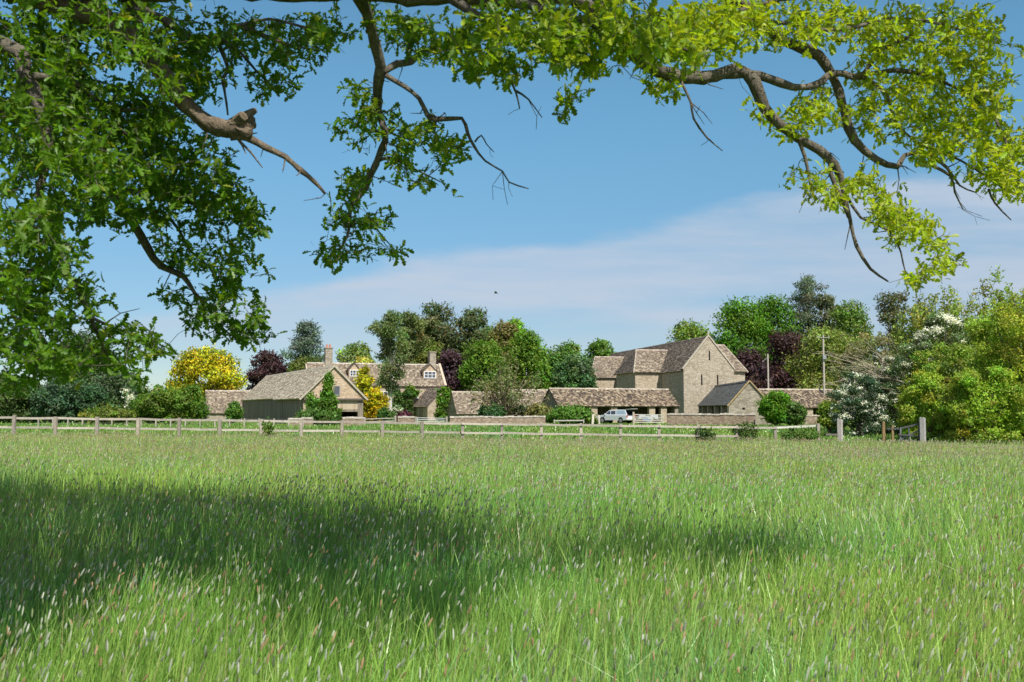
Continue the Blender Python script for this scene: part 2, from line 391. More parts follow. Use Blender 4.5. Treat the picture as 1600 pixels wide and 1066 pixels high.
# ------------------------------------------------------------------ fences and gates
WOODS = [(.42, .37, .30), (.36, .32, .27), (.48, .43, .35), (.33, .29, .25)]
def wc(): return np.array(WOODS[rng.integers(4)]) * rng.uniform(.85, 1.15)
def post(nb, x, y, ztop, w, col, tilt=0.0, bury=.1):
    z0 = float(gz(x, y)) - bury; dx = rng.normal(0, .012) + tilt; dy = rng.normal(0, .012)
    lo = [(x - w / 2, y - w / 2, z0), (x + w / 2, y - w / 2, z0), (x + w / 2, y + w / 2, z0), (x - w / 2, y + w / 2, z0)]
    a = [rng.normal(0, .008) for _ in range(4)]
    hi = [(p[0] + dx, p[1] + dy, ztop + q) for p, q in zip(lo, a)]
    nb.hexa(lo, hi, col)
def rail_fence():
    root = thing('rail_fence', 'weathered post and rail fence crossing the field before the farm', 'fence', ground_at(X(600, 48.7), 48.7))
    pts = []
    for i in range(-5, 20):
        f = i / 19.0; Y = 47 + 3.7 * f; px = 22 + 1189 * f * (1 + .042 * (1 - f))
        p = P(px, 650 + 15.9 * f, Y)
        pts.append(p)
    for p in pts:
        b = NB(); post(b, p[0], p[1], p[2] + rng.normal(0, .012), .135, wc() * .92, rng.normal(0, .015)); b.build('post', M['wood'], root)
    for i in range(len(pts) - 1):
        a, c = pts[i], pts[i + 1]
        for j, dz in enumerate((-.09, -.53)):
            if j == 1 and i > 22: continue
            b = NB(); s = rng.normal(0, .014, 2); col = np.array([.46, .42, .35]) * rng.uniform(.75, 1.12)
            oy = np.array([0, .10 if i < 16 else -.10, 0])
            m = (a + c) / 2 + np.array([0, 0, dz - .018 * rng.random()]) + oy
            p0 = a + [0, 0, dz + s[0]] + oy - (c - a) * .02; p1 = c + [0, 0, dz + s[1]] + oy + (c - a) * .02
            b.bar(p0, m, .045, .10, col); b.bar(m, p1, .045, .10, col)
            b.build('rail', M['wood'], root)
    a = pts[-1]; e = P(1276, 665.5, 51.0)
    b = NB(); b.bar(a + [0, .1, -.09], e, .045, .10, (.62, .6, .54)); b.build('rail', M['wood'], root)
    b = NB(); post(b, e[0] + .05, e[1] - .1, e[2] + .1, .14, wc()); b.build('post', M['wood'], root)
    return pts
FP = rail_fence()
def stock_fence():
    root = thing('wire_fence', 'thin stakes and wire of a stock fence before the left hedge', 'fence', ground_at(X(300, 78), 78))
    last = None
    for px in range(60, 480, 23):
        Y = 78 + (px - 60) * .01; p = P(px, 654.5 + rng.normal(0, .6), Y)
        b = NB(); post(b, p[0], p[1], p[2], .09, np.array([.40, .37, .31]) * rng.uniform(.8, 1.1)); b.build('stake', M['wood'], root)
        if last is not None:
            b = NB()
            for dz in (-.05, -.35, -.65): b.tube([last + [0, 0, dz], (last + p) / 2 + [0, 0, dz - .02], p + [0, 0, dz]], .006, 3, (.35, .34, .33))
            b.build('wire', M['wood'], root)
        last = p
stock_fence()
def yard_fence():
    root = thing('yard_fence', 'old rail fence with tall posts before the house garden', 'fence', ground_at(X(595, 96), 96))
    xs = [(570, 652), (618, 650), (650, 651), (698, 651)]; prev = None
    for px, top in xs:
        p = P(px, top, 96); b = NB(); post(b, p[0], p[1], p[2], .17, np.array([.36, .33, .28]) * rng.uniform(.9, 1.1)); b.build('post', M['wood'], root)
        if prev is not None and px != 650 and px != 698:
            for dz in (-.18, -.45):
                b = NB(); b.bar(prev + [0, .1, dz], p + [0, .1, dz - .03], .06, .10, (.4, .37, .32)); b.build('rail', M['wood'], root)
        prev = p
    a, c = P(652, 653, 96.2), P(697, 654, 96.2)
    g = thing('yard_gate', 'pale metal gate between tall posts before the house porch', 'gate', ground_at((a[0] + c[0]) / 2, 96.2))
    b = NB()
    for dz in (0, -.17, -.34, -.52): b.tube([a + [0, 0, dz], c + [0, 0, dz]], .03, 5, (.6, .62, .63))
    b.build('gate_bars', M['paint'], g)
    for e in (a, c): b = NB(); b.tube([e + [0, 0, .03], e + [0, 0, -.6]], .03, 5, (.6, .62, .63)); b.build('gate_stile', M['paint'], g)
yard_fence()
def single_post(name, px, top, Y, w, label, cat, mat='wood', col=None, tilt=0., cracked=False):
    p = P(px, top, Y); b = NB(); col = wc() if col is None else np.array(col)
    if cracked:
        n = 9; z0 = float(gz(p[0], p[1])) - .1; v = []
        zs = np.linspace(z0, p[2], 6)
        for z in zs:
            for j in range(n):
                a = j / n * 6.283; rr = w / 2 * (1 + .16 * ((j * 7) % 3 - 1)) * (1 + rng.normal(0, .02))
                v.append((p[0] + math.cos(a) * rr + tilt * (z - z0), p[1] + math.sin(a) * rr, z + (.05 * ((j * 5) % 4) / 3 if z == zs[-1] else 0)))
        i = np.arange(5)[:, None] * n; j = np.arange(n)[None]
        b.add(v, [np.stack([i + j, i + (j + 1) % n, i + n + (j + 1) % n, i + n + j], -1).reshape(-1, 4), (np.arange(n) + 5 * n)[None]], col)
    else: post(b, p[0], p[1], p[2], w, col, tilt)
    return b.build(name, M[mat], None, ground_at(p[0], p[1]), label=label, category=cat)
single_post('gate_post', 1312, 656, 51.2, .27, 'stout grey split gate post standing alone beside the gap', 'post', cracked=True, col=(.40, .37, .34))
single_post('gate_post', 1441, 653.5, 53.5, .30, 'thick grey gate post at the big hedge carrying the tilted gate', 'post', cracked=True, col=(.34, .33, .32))
a, c = P(1290, 679, 51.1), P(1309, 679.5, 51.2)
b = NB(); b.bar(a, c, .06, .10, (.16, .14, .12)); b.build('short_rail', M['wood'], None, a, label='short dark rail joining fence end and grey gate post', category='rail')
def hunting_gate():
    o = P(1410, 690, 54.2); root = thing('field_gate', 'old grey wooden gate leaning open beside the dark hedge', 'gate', ground_at(o[0], o[1]))
    Y0, Y1 = 54.4, 53.7; up = [(1384, 668), (1400, 669.5), (1438, 662)]; dn = [(1387, 684), (1436, 676)]
    b = NB(); c1 = (.13, .13, .13)
    b.bar(P(1386, 670, 54.6), P(1404, 670.5, 54.3), .05, .09, c1); b.bar(P(1402, 670.5, 54.3), P(1437, 662.5, 53.7), .06, .10, c1)
    b.bar(P(1408, 686, 54.2), P(1437, 672, 53.7), .05, .09, (.17, .17, .18)); b.bar(P(1404, 679, 54.2), P(1437, 682, 53.7), .05, .08, c1)
    b.bar(P(1406, 688, 54.2), P(1437, 689, 53.7), .05, .08, c1)
    b.build('gate_rails', M['wood'], root)
    b = NB(); b.bar(P(1407, 668, 54.2), P(1407, 691, 54.2), .08, .08, (.16, .17, .18)); b.bar(P(1420, 666, 54), P(1420, 690, 54), .06, .06, c1); b.bar(P(1436, 662, 53.7), P(1436, 690, 53.7), .07, .07, c1)
    b.build('gate_uprights', M['wood'], root)
    single_post('rail_post', 1379.5, 659, 54.7, .14, 'orange brown square post left of the leaning gate', 'post', col=(.26, .17, .085))
    single_post('rail_post', 1394, 665, 54.5, .11, 'short ochre post between orange post and leaning gate', 'post', col=(.27, .19, .095))
hunting_gate()
def pale_gate():
    a, c = P(989, 648, 107), P(1036, 648.5, 107.6)
    root = thing('five_bar_gate', 'pale five-bar gate across the yard entrance beside the wall', 'gate', ground_at((a[0] + c[0]) / 2, 107))
    W_ = (.50, .47, .40); h = float(a[2] - gz(a[0], 107)) - .12
    b = NB()
    for t in (0, .27, .48, .68, .88): b.bar(a - [0, 0, t * h], c - [0, 0, t * h], .05, .10, np.array(W_) * rng.uniform(.9, 1.1))
    b.build('gate_bars', M['wood'], root)
    b = NB(); b.bar(a + [0, .06, .1], a + [0, .06, -h], .09, .10, W_); b.bar(c + [0, .06, .05], c + [0, .06, -h], .09, .10, W_)
    b.bar(a + [.1, .06, -.88 * h], (a + c) / 2 + [0, .06, 0], .04, .08, W_); b.bar(c + [-.1, .06, -.88 * h], (a + c) / 2 + [0, .06, 0], .04, .08, W_); m = (a + c) / 2
    b.bar(m + [0, .06, 0], m + [0, .06, -.9 * h], .05, .08, W_)
    b.build('gate_frame', M['wood'], root)
pale_gate()
single_post('gate_post', 990, 644, 106.9, .2, 'stone coloured post at the hinge of the five-bar gate', 'post', col=(.45, .40, .31))
single_post('leaning_post', 925.5, 647.5, 101, .22, 'whitish leaning post in front of the clipped hedge', 'post', col=(.66, .61, .52), tilt=.10)
single_post('leaning_post', 936.5, 649, 104, .17, 'thin whitish post between hedge end and parked pickup', 'post', col=(.62, .58, .5), tilt=-.05)
a = P(866, 657.5, 101); c = P(912, 657, 101)
b = NB(); b.bar(a, c, .09, .12, (.45, .43, .38)); b.bar(a + [0, 0, .12], a + [0, 0, -.25], .1, .1, (.4, .38, .33)); b.bar(c + [0, 0, .1], c + [0, 0, -.3], .1, .1, (.4, .38, .33))
b.build('low_rail', M['wood'], None, ground_at(a[0], 101), label='low wooden rail on stubs along the clipped hedge', category='rail')

# ------------------------------------------------------------------ dry-stone walls
def dry_wall(name, label, px0, t0, px1, t1, Y0, Y1, thick=.45, cop=(.46, .42, .36)):
    a, c = P(px0, t0, Y0), P(px1, t1, Y1); L = np.linalg.norm((c - a)[:2]); n = max(3, int(L / .9))
    d = (c - a) / np.linalg.norm(c - a); nr = np.array([-d[1], d[0], 0]); nr /= np.linalg.norm(nr)
    root = thing(name, label, 'wall', ground_at((a[0] + c[0]) / 2, (a[1] + c[1]) / 2))
    b = NB(); zz = [rng.normal(0, .022) for _ in range(n + 1)]
    for i in range(n):
        p, q = a + (c - a) * i / n, a + (c - a) * (i + 1) / n
        f = []
        for pt, dz in ((p, zz[i]), (q, zz[i + 1])):
            g = float(gz(pt[0], pt[1])) - .1; j = rng.normal(0, .01)
            f.append([np.array([pt[0], pt[1], g]) - nr * (thick * .62), np.array([pt[0], pt[1], g]) + nr * thick * .62, np.array([pt[0], pt[1], pt[2] - .14 + dz]) + nr * thick / 2, np.array([pt[0], pt[1], pt[2] - .14 + dz]) - nr * thick / 2])
        b.hexa(f[0], f[1])
    b.build('masonry', M['garden wall stone'], root)
    b = NB(); s = 0.
    while s < L:
        w = rng.uniform(.22, .5); w = min(w, L - s + .01)
        p, q = a + d * s, a + d * (s + w * .95); dz = np.interp(s / L * n, range(n + 1), zz) + rng.normal(0, .015); h = rng.uniform(.12, .19)
        o = nr * (thick / 2 + .05 + rng.normal(0, .012)); z = np.array([0, 0, dz - .142]); u = np.array([0, 0, dz - .142 + h])
        b.hexa([p - o + z, q - o + z, q + o + z, p + o + z], [p - o * .85 + u, q - o * .85 + u, q + o * .85 + u, p + o * .85 + u], np.array(cop) * rng.uniform(.75, 1.12))
        s += w
    b.build('coping', M['coping'], root)
dry_wall('garden_wall', 'long dry-stone wall with pale coping before the bare-stemmed shrub', 703, 650.5, 852, 650, 103, 103.5)
dry_wall('garden_wall', 'short dry-stone wall before the house beside the metal gate', 622, 651, 648, 651, 104, 104)
dry_wall('garden_wall', 'short dry-stone wall in front of the timber barn opening', 534, 652, 568, 652, 93, 94)
dry_wall('garden_wall', 'dry-stone wall right of the pale gate beneath the slate shed', 1043, 646, 1180, 646.5, 100.5, 98)
dry_wall('garden_wall', 'low broken dry-stone wall before the far mottled shed', 1240, 648.5, 1280, 648, 101, 101, cop=(.42, .37, .3))
dry_wall('garden_wall', 'low pale wall hidden below the creeper beside the timber barn', 452, 653, 489, 653, 92, 92)

# ------------------------------------------------------------------ buildings
PAL_BROWN = [(.21, .165, .135), (.17, .135, .115), (.255, .20, .16), (.13, .105, .09), (.33, .275, .22)]
PAL_MOT = [(.20, .150, .11), (.12, .092, .072), (.27, .205, .15), (.38, .31, .23), (.095, .075, .062), (.33, .25, .17), (.17, .125, .10)]
PAL_PALE = [(.66, .56, .44), (.54, .455, .36), (.76, .66, .53), (.43, .36, .28), (.70, .60, .47)]
PAL_MAUVE = [(.27, .215, .165), (.34, .275, .21), (.21, .165, .13), (.40, .335, .26), (.18, .14, .115), (.25, .19, .15)]
PAL_SLATE = [(.15, .145, .14), (.18, .175, .165), (.125, .12, .115), (.21, .2, .18)]
def tiles(nb, E0, E1, R1, R0, pal, row=.24, wid=(.14, .29), lift=.055, under=.10):
    E0, E1, R1, R0 = [np.asarray(q, float) for q in (E0, E1, R1, R0)]
    n = np.cross(E1 - E0, (R0 + R1) / 2 - E0); n /= np.linalg.norm(n); n = -n if n[2] < 0 else n
    if np.linalg.norm(R1 - R0) < .05: nb.add([E0 - n * under, E1 - n * under, R0 - n * under, E0, E1, R0], [[[0, 1, 2], [3, 4, 5]], [[0, 1, 4, 3], [1, 2, 5, 4], [2, 0, 3, 5]]], pal[1])
    else: nb.hexa([E0 - n * under, E1 - n * under, R1 - n * under, R0 - n * under], [E0, E1, R1, R0], pal[1])
    m = max(3, int(np.linalg.norm((R0 + R1 - E0 - E1) / 2) / row)); P_ = np.array(pal)
    sag = rng.normal(0, .012, 12)
    for i in range(m):
        t0, t1 = i / m, min(1, (i + 1.12) / m)
        a0, a1 = E0 + (R0 - E0) * t0, E1 + (R1 - E1) * t0; b0, b1 = E0 + (R0 - E0) * t1, E1 + (R1 - E1) * t1
        L = np.linalg.norm(a1 - a0)
        if L < .1: continue
        k = max(1, int(L / np.mean(wid))); s = np.cumsum(rng.uniform(wid[0], wid[1], k)); s = np.concatenate([[0], s / s[-1]])
        j = rng.normal(0, .012, k); hl = lift * rng.uniform(.55, 1.5, k)
        for q in range(k):
            u0, u1 = s[q], s[q + 1]; dn = (a0 - b0) * (j[q] / max(.05, np.linalg.norm(a0 - b0)))
            A = a0 + (a1 - a0) * u0 + dn; B = a0 + (a1 - a0) * u1 + dn; C = b0 + (b1 - b0) * u1; D = b0 + (b1 - b0) * u0
            c = P_[rng.integers(len(P_))] * rng.uniform(.76, 1.2) * np.array([.96, 1.0, .96]) * .94
            nb.add([A + n * hl[q], B + n * hl[q], C + n * .012, D + n * .012, A + n * .002, B + n * .002], [[[0, 1, 2, 3], [4, 5, 1, 0]]], c)
def ridge_cap(nb, a, b, col=(.40, .36, .29), w=.34, h=.16):
    a, b = np.asarray(a, float), np.asarray(b, float); L = np.linalg.norm(b - a); k = max(2, int(L / .45))
    for i in range(k):
        p, q = a + (b - a) * i / k, a + (b - a) * (i + .96) / k; z = np.array([0, 0, rng.normal(.03, .012)])
        d = (q - p) / np.linalg.norm(q - p); r = np.cross(d, [0, 0, 1.]); r /= np.linalg.norm(r)
        s = np.array([0, 0, -h * .8]); t = np.array([0, 0, h * .35])
        nb.hexa([p - r * w / 2 + s + z, p + r * w / 2 + s + z, p + r * .06 + t + z, p - r * .06 + t + z], [q - r * w / 2 + s + z, q + r * w / 2 + s + z, q + r * .06 + t + z, q - r * .06 + t + z], np.array(col) * rng.uniform(.8, 1.15))
def frame(o, ax):
    ax = np.array([ax[0], ax[1]]) / math.hypot(*ax); r = np.array([ax[1], -ax[0]])
    return lambda u, v, z: np.array([o[0] + u * ax[0] + v * r[0], o[1] + u * ax[1] + v * r[1], z])
def base_z(L, u, v): p = L(u, v, 0); return float(gz(p[0], p[1])) - .25
def walls(root, L, u0, u1, v0, v1, ze, zr, mat, name='wall', open_side=None, th=.5):
    """gabled walls along u; open_side 'v0' / 'v1' leaves that long side open"""
    z0 = min(base_z(L, u0, v0), base_z(L, u1, v1), base_z(L, u0, v1)); vm = (v0 + v1) / 2; b = NB()
    for ua, ub in ((u0, u0 + th), (u1 - th, u1)):
        A = [L(ua, v0, z0), L(ua, v1, z0), L(ua, v1, ze), L(ua, vm, zr), L(ua, v0, ze)]; B = [L(ub, v0, z0), L(ub, v1, z0), L(ub, v1, ze), L(ub, vm, zr), L(ub, v0, ze)]
        b.add(A + B, [[[0, 1, 2, 3, 4], [9, 8, 7, 6, 5]], [[i, (i + 1) % 5, (i + 1) % 5 + 5, i + 5] for i in range(5)]])
    for side, va, vb in (('v0', v0 + .004, v0 + th), ('v1', v1 - th, v1 - .004)):
        if side == open_side: continue
        a, c = u0 + th, u1 - th
        b.hexa([L(a, va, z0), L(c, va, z0), L(c, vb, z0), L(a, vb, z0)], [L(a, va, ze), L(c, va, ze), L(c, vb, ze), L(a, vb, ze)])
    return b.build(name, M[mat], root)
def slopes(root, L, u0, u1, v0, v1, ze, zr, pal, eave=.3, verge=.12, cap=(.40, .36, .29), ze1=None, row=.24, name='roof', verge_col=None, lift=.055):
    vm = (v0 + v1) / 2; b = NB(); h = v1 - vm; sl = (zr - ze) / h; up = .13
    ve0, ve1 = v0 - eave, v1 + eave; zl = ze - eave * sl + up; zt = zr + up; a, c = u0 - verge, u1 + verge
    tiles(b, L(a, ve0, zl), L(c, ve0, zl), L(c, vm, zt), L(a, vm, zt), pal, row, lift=lift); tiles(b, L(a, ve1, zl), L(c, ve1, zl), L(c, vm, zt), L(a, vm, zt), pal, row, lift=lift)
    o = b.build(name, M['roof tile'], root)
    b = NB(); ridge_cap(b, L(a, vm, zt), L(c, vm, zt), cap); b.build('ridge_capping', M['coping'], o)
    if verge_col is not None:
        b = NB()
        for uu in (a - .03, c + .03):
            for vv in (ve0, ve1): b.bar(L(uu, vv, zl - .02), L(uu, vm, zt - .02), .22, .16, verge_col)
        b.build('verge', M['coping'], o)
    return o
def slab(root, name, c, r, n, w, h, mat, th=.02, parent=None):
    c, r, n = [np.asarray(q, float) for q in (c, r, n)]; z = np.array([0, 0, 1.]); b = NB()
    q = [c - r * w / 2 - z * h / 2, c + r * w / 2 - z * h / 2, c + r * w / 2 + z * h / 2, c - r * w / 2 + z * h / 2]
    b.hexa([p - n * .05 for p in q], [p + n * th for p in q]); return b.build(name, M[mat], parent or root)
def window(root, c, r, n, w, h, nx=2, ny=2, fr=.09, col='white paint'):
    c, r, n = [np.asarray(q, float) for q in (c, r, n)]; z = np.array([0, 0, 1.]); b = NB()
    for s in (-1, 1):
        b.bar(c + r * s * (w / 2 - fr / 2) - z * h / 2 + n * .02, c + r * s * (w / 2 - fr / 2) + z * h / 2 + n * .02, fr, .1, up=n)
        b.bar(c + z * s * (h / 2 - fr / 2) - r * (w / 2 - fr) + n * .021, c + z * s * (h / 2 - fr / 2) + r * (w / 2 - fr) + n * .021, .1, fr)
    for i in range(1, nx): b.bar(c + r * w * (i / nx - .5) - z * (h / 2 - fr) + n * .023, c + r * w * (i / nx - .5) + z * (h / 2 - fr) + n * .023, fr * .75, .07, up=n)
    for i in range(1, ny): b.bar(c + z * h * (i / ny - .5) - r * (w / 2 - fr) + n * .025, c + z * h * (i / ny - .5) + r * (w / 2 - fr) + n * .025, .06, fr * .6)
    o = b.build('window', M[col], root); slab(root, 'pane', c, r, n, w - fr, h - fr, 'glass', .005, parent=o); return o

def great_barn():
    Y = 128.0; p = P(1068, 577, Y); q = P(1107, 527, Y + .6); ze, zr = p[2], q[2]
    root = thing('great_barn', 'large medieval stone barn with steep stone-tiled roof and two hipped porches', 'barn', ground_at(p[0] + 3.4, Y + .7))
    L = frame(p, (-.2, .98)); W_ = 6.95; LEN = 46
    walls(root, L, 0, LEN, 0, W_, ze, zr, 'barn stone')
    ro = slopes(root, L, 0, LEN, 0, W_, ze, zr, PAL_BROWN, eave=.3, verge=-.28, cap=(.22, .18, .15))
    b = NB(); vm = W_ / 2     # gable coping
    for u in (.08, LEN - .08):
        for v in (-.12, W_ + .12): b.bar(L(u, v, ze + .05), L(u, vm, zr + .24), .36, .16, (.50, .45, .36))
    b.bar(L(.1, vm, zr + .2), L(.1, vm, zr + .85), .16, .16, (.45, .42, .36)); b.build('gable_coping', M['coping'], root)
    n = L(-1, 0, 0) - L(0, 0, 0); r = L(0, 1, 0) - L(0, 0, 0)
    for px, t, bt in ((1109, 548, 563), (1096, 585, 602), (1123, 586, 602)):
        s = P(px, (t + bt) / 2, Y + .6); v = np.dot(s - L(0, 0, s[2]), r)
        slab(root, 'slit_window_shade', L(0, v, s[2]), r, n, .19, (bt - t) / F * Y, 'opening shade', .004)  # flat panel on the wall face, the slit's inner shade painted dark
    def porch(u0, u1, vout, sgn, zt, ztop, hip, bright):
        ve = -vout if sgn < 0 else W_ + vout; vi = 0.02 if sgn < 0 else W_ - .02; b = NB(); z0 = base_z(L, u0, ve); th = .5
        lo = [L(u0, vi, z0), L(u0, ve, z0), L(u1, ve, z0), L(u1, vi, z0)]; hi = [np.array([a[0], a[1], zt]) for a in lo]
        b.hexa(lo, hi); o = b.build('porch', M['house stone' if bright else 'barn stone'], root)
        b = NB(); um = (u0 + u1) / 2; ex = .3; so = -1 if sgn < 0 else 1; vh = ve - so * hip; vin = W_ / 2
        A, B, C, D = L(u0 - ex, vi, zt - .06), L(u0 - ex, ve + so * ex, zt - .06), L(u1 + ex, ve + so * ex, zt - .06), L(u1 + ex, vi, zt - .06)
        Rh, Ri = L(um, vh, ztop), L(um, vin, ztop)
        Ai = L(u0 - ex, vin, zt - .06); Di = L(u1 + ex, vin, zt - .06)
        tiles(b, B, Ai, Ri, Rh, PAL_MAUVE); tiles(b, C, Di, Ri, Rh, PAL_BROWN); tiles(b, B, C, Rh, Rh, PAL_BROWN)
        rr = b.build('porch_roof', M['roof tile'], o)
        b = NB(); ridge_cap(b, Rh, Ri, (.42, .36, .29)); ridge_cap(b, B, Rh, (.40, .35, .28), .25, .12); ridge_cap(b, C, Rh, (.3, .26, .21), .25, .12); b.build('hip_capping', M['coping'], o)
    porch(8.2, 16.6, 3.75, -1, ze - .08, P(1010, 547, 140)[2], 1.6, True)
    porch(28, 37, 4.2, -1, ze - .22, P(950, 558, 160)[2], 1.9, True)
    porch(2.6, 10, 2.7, 1, ze - .1, P(1130, 538, 134)[2], 1.3, False)
great_barn()

def slate_shed():
    n_, f_ = P(1171, 596, 105), P(1118, 604, 127); e = P(1138, 634, 105)
    root = thing('slate_shed', 'low stone outbuilding with grey slate roof against the great barn gable', 'shed', ground_at(n_[0], 106))
    L = frame(n_, (f_ - n_)[:2]); LEN = 22.0; hw = 2.2; ze, zr = e[2] + .1, n_[2] - .1
    walls(root, L, 0, LEN, -hw, hw, ze, zr, 'shed stone', open_side='v0')
    slopes(root, L, 0, LEN, -hw, hw, ze, zr, PAL_SLATE, eave=.15, verge=.06, cap=(.16, .15, .14), row=.24, verge_col=None, lift=.02)
    b = NB(); z0 = base_z(L, 5, -hw)
    for u in (.9, 4.8, 9.5, 14.5, 19): b.hexa([L(u - .35, -hw, z0), L(u + .35, -hw, z0), L(u + .35, -hw + .5, z0), L(u - .35, -hw + .5, z0)], [L(u - .35, -hw, ze - .1), L(u + .35, -hw, ze - .1), L(u + .35, -hw + .5, ze - .1), L(u - .35, -hw + .5, ze - .1)])
    b.build('stone_piers', M['house stone'], root)
    b = NB(); b.bar(L(.2, -hw + .1, ze - .06), L(LEN - .2, -hw + .1, ze - .06), .2, .22, (.08, .06, .05)); b.build('eave_beam', M['wood'], root)
    b = NB()
    for v in (-hw - .15, hw + .15): b.bar(L(-.08, v, ze - .12), L(-.08, 0, zr + .17), .16, .12, (.46, .34, .17) if v < 0 else (.42, .32, .18))
    b.build('verge', M['coping'], root)
    n = L(-1, 0, 0) - L(0, 0, 0); r = L(0, 1, 0) - L(0, 0, 0); s = P(1162, 638.5, 105); slab(root, 'vent_hole_shade', L(0, np.dot(s - L(0, 0, s[2]), r), s[2]), r, n, .28, .22, 'opening shade', .004)  # vent is a flat panel too, shade of the hole put into its colour
slate_shed()

def open_shed(name, label, o, ax, LEN, hw, ze, zr, pal, piers, mat='shed stone', pier_mat='house stone', pw=.8, row=.24, gable='shed stone', cap=(.42, .37, .3)):
    """long shed, its open front on the v1 side"""
    L = frame(o, ax); m = L(LEN / 2, 0, 0); root = thing(name, label, 'shed', ground_at(m[0], m[1]))
    if piers is None: walls(root, L, 0, LEN, -hw, hw, ze, zr, mat)
    else:
        walls(root, L, 0, LEN, -hw, hw, ze, zr, gable, open_side='v1')
        z0 = base_z(L, 2, hw)
        for u in piers:
            b = NB(); b.hexa([L(u - pw / 2, hw - .5, z0), L(u + pw / 2, hw - .5, z0), L(u + pw / 2, hw, z0), L(u - pw / 2, hw, z0)], [L(u - pw / 2, hw - .5, ze - .1), L(u + pw / 2, hw - .5, ze - .1), L(u + pw / 2, hw, ze - .1), L(u - pw / 2, hw, ze - .1)])
            b.build('stone_pier', M[pier_mat], root)
        b = NB(); b.bar(L(.1, hw - .12, ze - .02), L(LEN - .1, hw - .12, ze - .02), .22, .2, (.10, .08, .065)); b.build('eave_beam', M['wood'], root)
    slopes(root, L, 0, LEN, -hw, hw, ze, zr, pal, eave=.22, verge=.12, cap=cap, row=row)
    return root, L
o = P(859, 608, 118)
# axis points right and away; its right-hand side (v > 0) faces the field
cart, CL = open_shed('cart_shed', 'open-fronted cart shed with long mottled stone-tile roof behind the pickup', o, (.933, .36), 15.9, 2.55, P(869, 634.5, 115.6)[2], o[2] - .05, PAL_MOT, [4.6, 7.2, 12.3, 13.9], gable='dark boards')
o = P(322, 612, 136)
open_shed('small_barn', 'small low stone barn with brown roof left of the timber barn', o, (.93, .36), 7.6, 2.8, P(331, 645, 133.5)[2], o[2], PAL_MAUVE, None)
o = P(707, 614, 128)
open_shed('low_barn', 'low long barn with mottled roof behind the bare-stemmed shrub', o, (.955, .29), 11.5, 2.6, P(719, 646, 125.6)[2], o[2], PAL_MAUVE, None, mat='shed stone')
o = P(790, 610.5, 133)
open_shed('low_barn', 'far low barn with pale ridge partly behind the cart shed', o, (.96, .27), 9.5, 2.6, P(800, 640, 130.6)[2], o[2], PAL_MAUVE, None)
o = P(1186, 610, 119)
open_shed('far_shed', 'low shed with mottled tile roof right of the round bush', o, (.975, .22), 9.6, 2.9, P(1262, 637, 117)[2], o[2], PAL_MOT, [.4, 5.0, 9.2])

